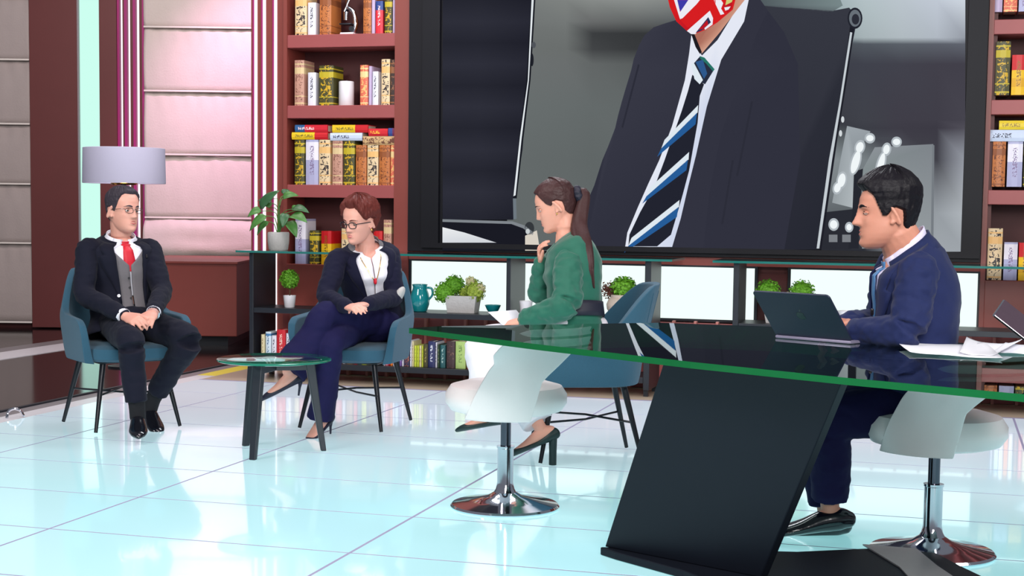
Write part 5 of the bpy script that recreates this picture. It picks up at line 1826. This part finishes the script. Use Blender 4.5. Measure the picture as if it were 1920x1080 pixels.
# ---- woman with red hair --------------------------------------------------
def woman_red():
    r = person((-3.05, 7.55, 0), 'seated woman with short red hair and dark glasses in navy blazer, legs crossed')
    skin = skin_mat('skin_rosy', (232, 168, 150))
    hair = hair_mat('auburn_hair', (98, 42, 36), .5)
    sR, eR, wR = J(632, 482, 8.14), J(612, 557, 7.97), J(650, 575, 7.78)
    sL, eL, wL = J(730, 482, 8.24), J(739, 556, 8.18), J(688, 571, 7.86)
    hR, kR, aR = J(678, 604, 8.27), J(624, 642, 7.82), J(602, 776, 7.88)
    hL, kL, aL = J(718, 604, 8.30), J(616, 592, 7.84), J(540, 696, 7.74)
    P, N = J(697, 600, 8.32), J(686, 460, 8.22)
    F = Frame(J(673, 415, 8.14), (-.31, -.92, -.21), (0, -.1, 1), .98)
    rt = (sR - sL)
    T = Torso([P, mid(P, N, .33) + V((0, .02, 0)), mid(P, N, .67) + V((0, .015, 0)), N], hR - hL, rt, PROF_F, w=rt.length / 2 / .150, dep=1.05)
    b = MB()
    head_mesh(b, F, .95, .95)
    limb(b, [N - V((0, 0, .06)), N + V((0, 0, .02)), F((0, -.025, -.06)), F((0, -.02, -.02))], [.056, .050, .047, .046], sm=3)
    T.solid(b, -.05, 1.0, -.022)
    for s_, e_, w_ in ((sR, eR, wR), (sL, eL, wL)):
        limb(b, [s_, e_, mid(e_, w_), w_], [0.036, .028, 0.030, 0.024])
    for h_, k_, a_ in ((hR, kR, aR), (hL, kL, aL)):
        limb(b, [h_, mid(h_, k_), k_ + (mid(h_, a_) - k_).normalized() * .03, mid(k_, a_, .4), a_], [.06, .053, .036, .036, .03])
    dR, dL = V((-.30, -.85, -.52)), V((-.72, -.45, -.42))
    uR, uL = V((-.2, -.4, .85)), V((-.45, -.35, .85))
    foot_shape(b, aR, dR, uR, 'foot', .92)
    foot_shape(b, aL, dL, uL, 'foot', .92)
    hand(b, wR, J(672, 576, 7.70) - wR, (-.05, -.35, .9), (.2, .9, .1), .30, sc=.92)
    hand(b, wL, J(646, 574, 7.70) - wL, (.0, -.30, .95), (-.2, .9, .1), .32, sc=.92)
    remesh(b, 'body', skin, r, .0045, 2, .4)
    eyes(F, r, hair, skin, look=(-.002, -.001), down=.5, lips=mat('lip_pink', (206, 98, 104), .45), thick=.8)
    tab = [(0, .080), (24, .083), (38, .070), (52, .044), (64, .016), (76, .004), (90, .012), (108, .0), (118, -.055), (150, -.085), (180, -.088)]

    def th(d, z):
        a = abs(d)
        t = .016 + .018 * max(0, z - .02) / .1
        if 90 < a:
            t += .030 * math.exp(-((z - .03) / .06) ** 2) * (a - 90) / 90
        t += .012 * math.exp(-((d + 25) / 30) ** 2) * math.exp(-((z - .085) / .03) ** 2)
        return t
    hair_mesh(F, tab, th, 'hair', hair, r, strand=.008, seed=3, soft=.02, flow=(14, 7))
    MB().tube([F((-.066, -.05, .098)), F((-.078, -.04, .082)), F((-.086, -.036, .06))], [.006, .007, .005], n=8, sm=3).obj('hair_clip', M['belt'], r)
    MB().ell(F((-.074, -.04, .103)), (.008, .008, .008), 8).obj('hair_clip_stone', M['white_pot'], r)
    glasses(F, r, M['frame_dark'], .0024, .023, .0165, -.003)
    for sx in (-1, 1):
        MB().ell(F((sx * .082, -.004, -.045)), (.006, .006, .007), 10).obj('earring', M['gold'], r)
    # clothes
    pb = MB()
    pb.ell(mid(hR, hL) + V((0, 0, -.01)), (.17, .16, .11), 20)
    limb(pb, [hR, mid(hR, kR), kR + V((0, -.01, 0)), mid(kR, aR, .4), mid(kR, aR, .80), mid(kR, aR, 1.06)], [.088, .084, .072, (.072, .066), (.086, .066), (.096, .068)], ref=(1, 0, 0), flat=True)
    limb(pb, [hL, mid(hL, kL), kL + V((-.01, -.01, .01)), mid(kL, aL, .4), mid(kL, aL, .75), mid(kL, aL, .99)], [.090, .084, .070, .076, .090, .100], flat=True)
    remesh(pb, 'trousers', M['navy_leg'], r, .007, 5, wrinkle=.006, wscale=11)
    T.shell('blouse', M['shirt'], r, .0, .99, .003, lambda t: (.01 + .42 * max(0, t - .86) / .13,) * 2, wr=.003)
    T.band('necklace', M['gold'], r, lerp_rows([(.90, .34, .36), (.75, .16, .18), (.62, .02, .04)], 5), .008, .002)
    T.band('necklace', M['gold'], r, lerp_rows([(.90, -.36, -.34), (.75, -.18, -.16), (.62, -.04, -.02)], 5), .008, .002)
    MB().ell(T.pt(.60, .0, .012), (.01, .006, .018), 10).obj('pendant', M['tie_red'], r)
    jo = lambda t: (.20 + .42 * max(0, t - .2) * (1 if t < .8 else 1), .24 + .44 * max(0, t - .2))
    T.shell('blazer', M['navy2'], r, -.14, .985, .020, jo, wr=.004, flare=lambda t, th_: .02 * max(0, .1 - t) / .2)
    for sg in (1, -1):
        k_ = 0 if sg > 0 else 1
        rows = [(.25, jo(.25)[k_], jo(.25)[k_] + .02), (.5, jo(.5)[k_] - .02, jo(.5)[k_] + .20), (.76, jo(.76)[k_] - .02, jo(.76)[k_] + .42), (.78, jo(.78)[k_] - .02, jo(.78)[k_] + .26), (.90, jo(.9)[k_] - .02, jo(.9)[k_] + .38), (.985, jo(.985)[k_] - .02, jo(.985)[k_] + .6)]
        T.band('lapel', M['navy2'], r, [(t, sg * a, sg * b_) for t, a, b_ in lerp_rows(rows, 4)], .026)
        T.band('collar_lining', M['vest'], r, [(t, sg * a, sg * b_) for t, a, b_ in lerp_rows([(.90, jo(.9)[k_] - .1, jo(.9)[k_] + .10), (.97, jo(.97)[k_] - .05, jo(.97)[k_] + .35), (1.03, jo(1.0)[k_] + .1, 1.6)], 4)], .024, label=None) if False else None
    T.band('blazer_collar', M['vest'], r, [(t, 1.15, 2 * PI - 1.15) for t in (.96, .985, 1.01, 1.05)], .016, k=40)
    c_, r_, f_, _t = T.frame(.8)
    for s_, e_, w_ in ((sR, eR, wR), (sL, eL, wL)):
        inw = (c_ - s_).normalized()
        dd = (w_ - e_).normalized()
        sleeve('sleeve', M['navy2'], r, s_, e_, w_ - dd * .008, .064, .053, .040, inw)
    # grey elbow patch and pocket square
    ed = (wL - eL).normalized()
    pt = MB()
    pc_ = eL + V((.040, -.006, .012)) + V((0, 0, .03))
    pt.ell(eL + V((.032, -.016, .006)), (.024, .036, .058), 18, R=Matrix.Rotation(.55, 3, 'Y'))
    pt.obj('elbow_patch', M['concrete'], r)
    q, q2 = T.pt(.60, -.66, .036), T.pt(.63, -.98, .036)
    up = (T.pt(.75, -.9, .03) - T.pt(.70, -.9, .03)).normalized()
    MB().add([q, q2, q2 + up * .026, mid(q, q2) + up * .038, q + up * .018], [(0, 1, 2, 3, 4)]).obj('pocket_square', M['vest'], r, solid=.004)
    for a_, d_, u_, ground in ((aR, dR, uR, True), (aL, dL, uL, False)):
        sb = MB()
        foot_shape(sb, a_, d_, u_, 'pump', .95)
        remesh(sb, 'shoe', M['shoe_n'], r, .004, 3)
        dn = d_.normalized()
        un = (u_ - dn * u_.dot(dn)).normalized()
        hp = a_ - dn * .040 - un * .070
        hd = V((0, 0, -1)) if ground else (dn * .55 - un * .83).normalized()
        ln = hp.z - .004 if ground else .085
        MB().tube([hp, hp + hd * ln * .5, hp + hd * ln], [.014, .0065, .0048], n=10, flat=True).obj('heel', M['shoe_n'], r)
    settle(r)


# ---- woman with the ponytail ---------------------------------------------
def woman_green():
    r = person((-1.66, 6.87, 0), 'seated woman with long brown ponytail in green blouse and white trousers')
    skin = skin_mat('skin_warm', (230, 164, 142))
    hair = hair_mat('dark_brown_long_hair', (66, 42, 42), .42)
    sR, eR, wR = J(1048, 478, 7.24), J(1016, 556, 7.27), J(1016, 492, 7.20)
    sL, eL, wL = J(1066, 490, 6.95), J(1062, 572, 6.84), J(984, 601, 6.93)
    hR, kR, aR = J(1078, 622, 7.16), J(925, 646, 7.22), J(1012, 800, 7.06)
    hL, kL, aL = J(1082, 622, 6.99), J(905, 645, 7.0), J(926, 764, 6.92)
    P, N = J(1082, 628, 7.07), J(1062, 447, 7.10)
    F = Frame(J(1041, 386, 7.10), (-.93, -.16, -.34), (-.1, 0, 1), .97)
    rt = (sR - sL)
    T = Torso([P, mid(P, N, .33) + V((.01, .0, 0)), mid(P, N, .67) + V((.03, .005, 0)), N], hR - hL, rt, PROF_F, w=rt.length / 2 / .150, dep=1.0)
    b = MB()
    head_mesh(b, F, .93, .92)
    limb(b, [N - V((0, 0, .06)), N + V((0, 0, .02)), F((0, -.03, -.06)), F((0, -.02, -.02))], [.058, .051, .048, .047], sm=3)
    T.solid(b, -.05, 1.0, -.022)
    for s_, e_, w_ in ((sR, eR, wR), (sL, eL, wL)):
        limb(b, [s_, e_, mid(e_, w_), w_], [0.036, .028, 0.030, 0.024])
    for h_, k_, a_ in ((hR, kR, aR), (hL, kL, aL)):
        limb(b, [h_, mid(h_, k_), k_ + (mid(h_, a_) - k_).normalized() * .03, mid(k_, a_, .4), a_], [.06, .053, .036, .036, .03])
    dR, dL = V((-.85, -.30, -.38)), V((-.93, -.15, -.20))
    uR, uL = V((-.35, 0, .9)), V((-.2, 0, .95))
    foot_shape(b, aR, dR, uR, 'foot', .92)
    foot_shape(b, aL, dL, uL, 'foot', .92)
    hand(b, wR, J(1010, 452, 7.14) - wR, (-.5, .1, -.2), (-.3, -.9, .2), .5, sc=.92)
    hand(b, wL, J(945, 607, 6.97) - wL, (.05, -.25, .95), (0, .9, .15), .28, sc=.92)
    remesh(b, 'body', skin, r, .0045, 2, .4)
    eyes(F, r, hair, skin, down=.8, lips=mat('lip_coral', (206, 100, 98), .45), thick=.8)
    tab = [(0, .074), (25, .075), (45, .062), (58, .036), (68, .010), (78, -.004), (90, .016), (108, .0), (118, -.045), (140, -.062), (180, -.068)]
    hair_mesh(F, tab, lambda d, z: .009 + .006 * max(0, z - .05) / .07 + .006 * (abs(d) > 120), 'hair', hair, r, strand=.0022, seed=5, flow=(8, 14))
    # scrunchie and ponytail
    S0 = F((0, -.122, .012))
    sc_ = MB()
    for q in range(9):
        a = 2 * PI * q / 9
        sc_.ell(S0 + F.d((.026 * math.cos(a), -.004, .028 * math.sin(a))), (.021, .019, .022), 10)
    remesh(sc_, 'scrunchie', M['belt'], r, .005, 2, wrinkle=.004, wscale=60)
    pt = MB()
    path = [S0 - F.d((0, -.02, 0)), S0 + F.d((0, -.03, -.005)), J(1086, 420, 7.04), J(1093, 460, 6.97), J(1099, 500, 6.95), J(1106, 540, 6.96)]
    rnd = random.Random(8)
    limb(pt, path, [.020, .028, (.040, .030), (.046, .030), (.040, .026), (.012, .012)], sm=6, ref=(0, 1, 0))
    for q in range(26):
        o_ = V((rnd.uniform(-.028, .028), rnd.uniform(-.02, .02), 0))
        pt.tube([path[0]] + [p + o_ * k_ for p, k_ in zip(path[1:], (.5, 1.1, 1.35, 1.2, .9))], [.006, .0075, .009, .009, .007, .0025], sm=5, n=6)
    remesh(pt, 'ponytail', hair, r, .004, 1)
    MB().ell(F((-.079, -.002, -.043)), (.004, .004, .005), 8).obj('earring', M['gold'], r)
    # clothes
    pb = MB()
    pb.ell(mid(hR, hL) + V((.01, 0, -.0)), (.15, .17, .115), 20)
    limb(pb, [hR, mid(hR, kR), kR, mid(kR, aR, .4), mid(kR, aR, .75), mid(kR, aR, .96)], [.088, .086, .076, .080, .084, .080], flat=True)
    limb(pb, [hL, mid(hL, kL), kL, mid(kL, aL, .4), mid(kL, aL, .8)], [.092, .088, .078, .090, .100], flat=True)
    remesh(pb, 'trousers', M['white_cloth'], r, .007, 5, wrinkle=.006, wscale=10)
    T.shell('blouse', M['green'], r, -.06, .985, .014, None, wr=.006, flare=lambda t, th_: .016 * max(0, .18 - t) / .2 + .012 * math.exp(-((t - .36) / .1) ** 2))
    T.band('blouse_collar', M['green'], r, [(t, .3, 2 * PI - .3) for t in (.96, .99, 1.02)], .012, k=40)
    T.band('belt', M['belt'], r, [(t, 0, 2 * PI) for t in (.20, .25, .30, .34)], .030, k=60)
    c_, r_, f_, _t = T.frame(.8)
    for s_, e_, w_ in ((sR, eR, wR), (sL, eL, wL)):
        inw = (c_ - s_).normalized()
        dd = (w_ - e_).normalized()
        sleeve('sleeve', M['green'], r, s_, e_, w_ - dd * .012, .074, .066, .048, inw, wrinkle=.009)
    # sheet of notes held on the lap
    for a_, d_, u_, ground in ((aR, dR, uR, True), (aL, dL, uL, False)):
        sb = MB()
        foot_shape(sb, a_, d_, u_, 'pump', .98)
        remesh(sb, 'shoe', M['shoe_g'], r, .004, 3)
        dn = d_.normalized()
        un = (u_ - dn * u_.dot(dn)).normalized()
        hp = a_ - dn * .040 - un * .068
        hd = V((0, 0, -1)) if ground else (-un * .98 + dn * .1).normalized()
        ln = hp.z - .003 if ground else .055
        MB().tube([hp - hd * .01, hp + hd * ln * .5, hp + hd * ln], [(.022, .020), (.019, .018), (.019, .018)], n=14, flat=True).obj('heel', M['shoe_g'], r)
    settle(r)


# ---- man with the laptop --------------------------------------------------
def man_right():
    r = person((-.05, 5.5, 0), 'seated man with black hair in a blue suit behind the laptop')
    skin = skin_mat('skin_tan', (206, 142, 120))
    hair = hair_mat('black_hair', (16, 13, 20), .5)
    sR, eR, wR = J(1680, 492, 5.56), J(1650, 612, 5.66), J(1588, 607, 5.46)
    sL, eL, wL = J(1722, 505, 5.19), J(1700, 618, 5.13), J(1600, 622, 5.30)
    hR, kR, aR = J(1712, 752, 5.48), J(1530, 775, 5.58), J(1550, 962, 5.62)
    hL, kL, aL = J(1714, 758, 5.30), J(1560, 790, 5.36), J(1556, 950, 5.46)
    P, N = J(1716, 752, 5.40), J(1697, 472, 5.36)
    F = Frame(J(1663, 399, 5.33), (-.975, -.20, -.04), (-.02, 0, 1), 1.06)
    rt = (sR - sL)
    T = Torso([P, mid(P, N, .33) + V((.015, .0, 0)), mid(P, N, .67) + V((.03, .008, 0)), N], hR - hL, rt, PROF_M, w=rt.length / 2 / .180 * .96, dep=1.08, tilt=.04)
    b = MB()
    head_mesh(b, F, 1.14, 1.28)
    limb(b, [N - V((0, 0, .06)), N + V((0, 0, .0)), F((0, -.03, -.06)), F((0, -.02, -.02))], [.080, .078, .070, .060], sm=3)
    T.solid(b, -.05, 1.0, -.022)
    for s_, e_, w_ in ((sR, eR, wR), (sL, eL, wL)):
        limb(b, [s_, e_, mid(e_, w_), w_], [0.042, .028, 0.035, 0.028])
    for h_, k_, a_ in ((hR, kR, aR), (hL, kL, aL)):
        limb(b, [h_, mid(h_, k_), k_ + (mid(h_, a_) - k_).normalized() * .03, mid(k_, a_, .4), a_], [.062, .056, .038, .038, .034])
    dR, dL = V((-.95, -.2, -.12)), V((-.95, -.28, -.12))
    foot_shape(b, aR, dR, (0, 0, 1), 'foot')
    foot_shape(b, aL, dL, (0, 0, 1), 'foot')
    hand(b, wR, J(1552, 600, 5.40) - wR, (-.1, .1, .95), (0, -.9, .15), .35)
    hand(b, wL, J(1560, 628, 5.34) - wL, (-.1, -.1, .95), (0, .9, .15), .35)
    remesh(b, 'body', skin, r, .0045, 2, .4)
    eyes(F, r, hair, skin, down=.8, lips=mat('lip_brown', (176, 96, 88), .5), thick=1.35)
    tab = [(0, .070), (25, .072), (42, .062), (56, .046), (64, .018), (72, -.014), (80, -.014), (90, .012), (106, .002), (116, -.045), (140, -.072), (180, -.078)]
    hair_mesh(F, tab, lambda d, z: .012 + .020 * max(0, z - .04) / .08 + .008 * max(0, math.cos(math.radians(d))) * (z > .06) + .008 * (abs(d) > 110) * max(0, z) / .1, 'hair', hair, r, strand=.003, seed=12, flow=(14, 8))
    pb = MB()
    pb.ell(mid(hR, hL), (.17, .18, .12), 20)
    limb(pb, [hR, mid(hR, kR), kR, mid(kR, aR, .4), mid(kR, aR, .90)], [.095, .092, .078, .074, .066], flat=True)
    limb(pb, [hL, mid(hL, kL), kL, mid(kL, aL, .4), mid(kL, aL, .90)], [.098, .094, .080, .076, .068], flat=True)
    remesh(pb, 'trousers', M['navy_leg'], r, .007, 5, wrinkle=.006)
    T.shell('shirt', M['shirt2'], r, .2, 1.035, .006, None, wr=.0015)
    jo = lambda t: (.10 + .42 * max(0, t - .25) / .7, .10 + .42 * max(0, t - .25) / .7)
    T.shell('jacket', M['navy3'], r, -.20, .985, .022, jo, wr=.006, flare=lambda t, th_: .03 * max(0, .1 - t) / .3)
    for sg in (1, -1):
        rows = [(.25, jo(.25)[0], jo(.25)[0] + .02), (.5, jo(.5)[0] - .02, jo(.5)[0] + .22), (.76, jo(.76)[0] - .02, jo(.76)[0] + .46), (.78, jo(.78)[0] - .02, jo(.78)[0] + .28), (.90, jo(.9)[0] - .02, jo(.9)[0] + .42), (.985, jo(.985)[0] - .02, jo(.985)[0] + .7)]
        T.band('lapel', M['navy3'], r, [(t, sg * a, sg * b_) for t, a, b_ in lerp_rows(rows, 4)], .028)
    T.band('jacket_collar', M['navy3'], r, [(t, .6, 2 * PI - .6) for t in (.94, .97, 1.0, 1.03)], .024, k=40)
    T.band('shirt_collar', M['shirt2'], r, [(t, .25, 2 * PI - .25) for t in (.98, 1.01, 1.04, 1.062)], .014, k=40)
    for sg in (1, -1):
        T.band('shirt_collar_point', M['shirt2'], r, [(t, sg * a, sg * b_) for t, a, b_ in lerp_rows([(1.06, .16, .8), (1.02, .18, .85), (.96, .26, .62), (.90, .40, .46)], 4)], .017)
    T.band('tie', M['tie_blue'], r, lerp_rows([(.35, -.16, .16), (.8, -.12, .12), (.955, -.09, .09)], 8), .018)
    T.band('tie_knot', M['tie_blue'], r, lerp_rows([(.94, -.12, .12), (.98, -.22, .22), (1.045, -.28, .28)], 4), .024)
    c_, r_, f_, _t = T.frame(.8)
    for s_, e_, w_ in ((sR, eR, wR), (sL, eL, wL)):
        inw = (c_ - s_).normalized()
        dd = (w_ - e_).normalized()
        sleeve('sleeve', M['navy3'], r, s_, e_, w_ - dd * .02, .078, .064, .050, inw, wrinkle=.008)
        MB().tube([w_ - dd * .04, w_ - dd * .004], [.038, .037], n=20, flat=True).obj('shirt_cuff', M['shirt2'], r)
    q, q2 = T.pt(.62, -.20, .034), T.pt(.65, -.20, .034)
    MB().tube([q, q2], .006, n=8).obj('clip_microphone', M['frame_dark'], r)
    for a_, d_, k_ in ((aR, dR, kR), (aL, dL, kL)):
        sb = MB()
        foot_shape(sb, a_, d_, (0, 0, 1), 'shoe', 1.06)
        remesh(sb, 'shoe', M['shoe'], r, .005, 3)
    settle(r)


man_left()
woman_red()
woman_green()
man_right()
bpy.data.scenes.remove(WORK)
# notes in the hand of the ponytailed woman
pa, pb_ = J(915, 585, 6.98), J(945, 612, 6.94)
nt_ = MB().add([pa + V((0, .0, 0)), pb_, pb_ + V((.08, .2, -.02)), pa + V((.08, .2, .0))], [(0, 1, 2, 3)]).obj('paper_sheet', M['paper'], solid=.001)
c = (pa + pb_) / 2
nt_.data.transform(Matrix.Translation(-c))
nt_.location = c
tag(nt_, 'white sheet of notes held on the lap of the ponytailed woman', 'paper')
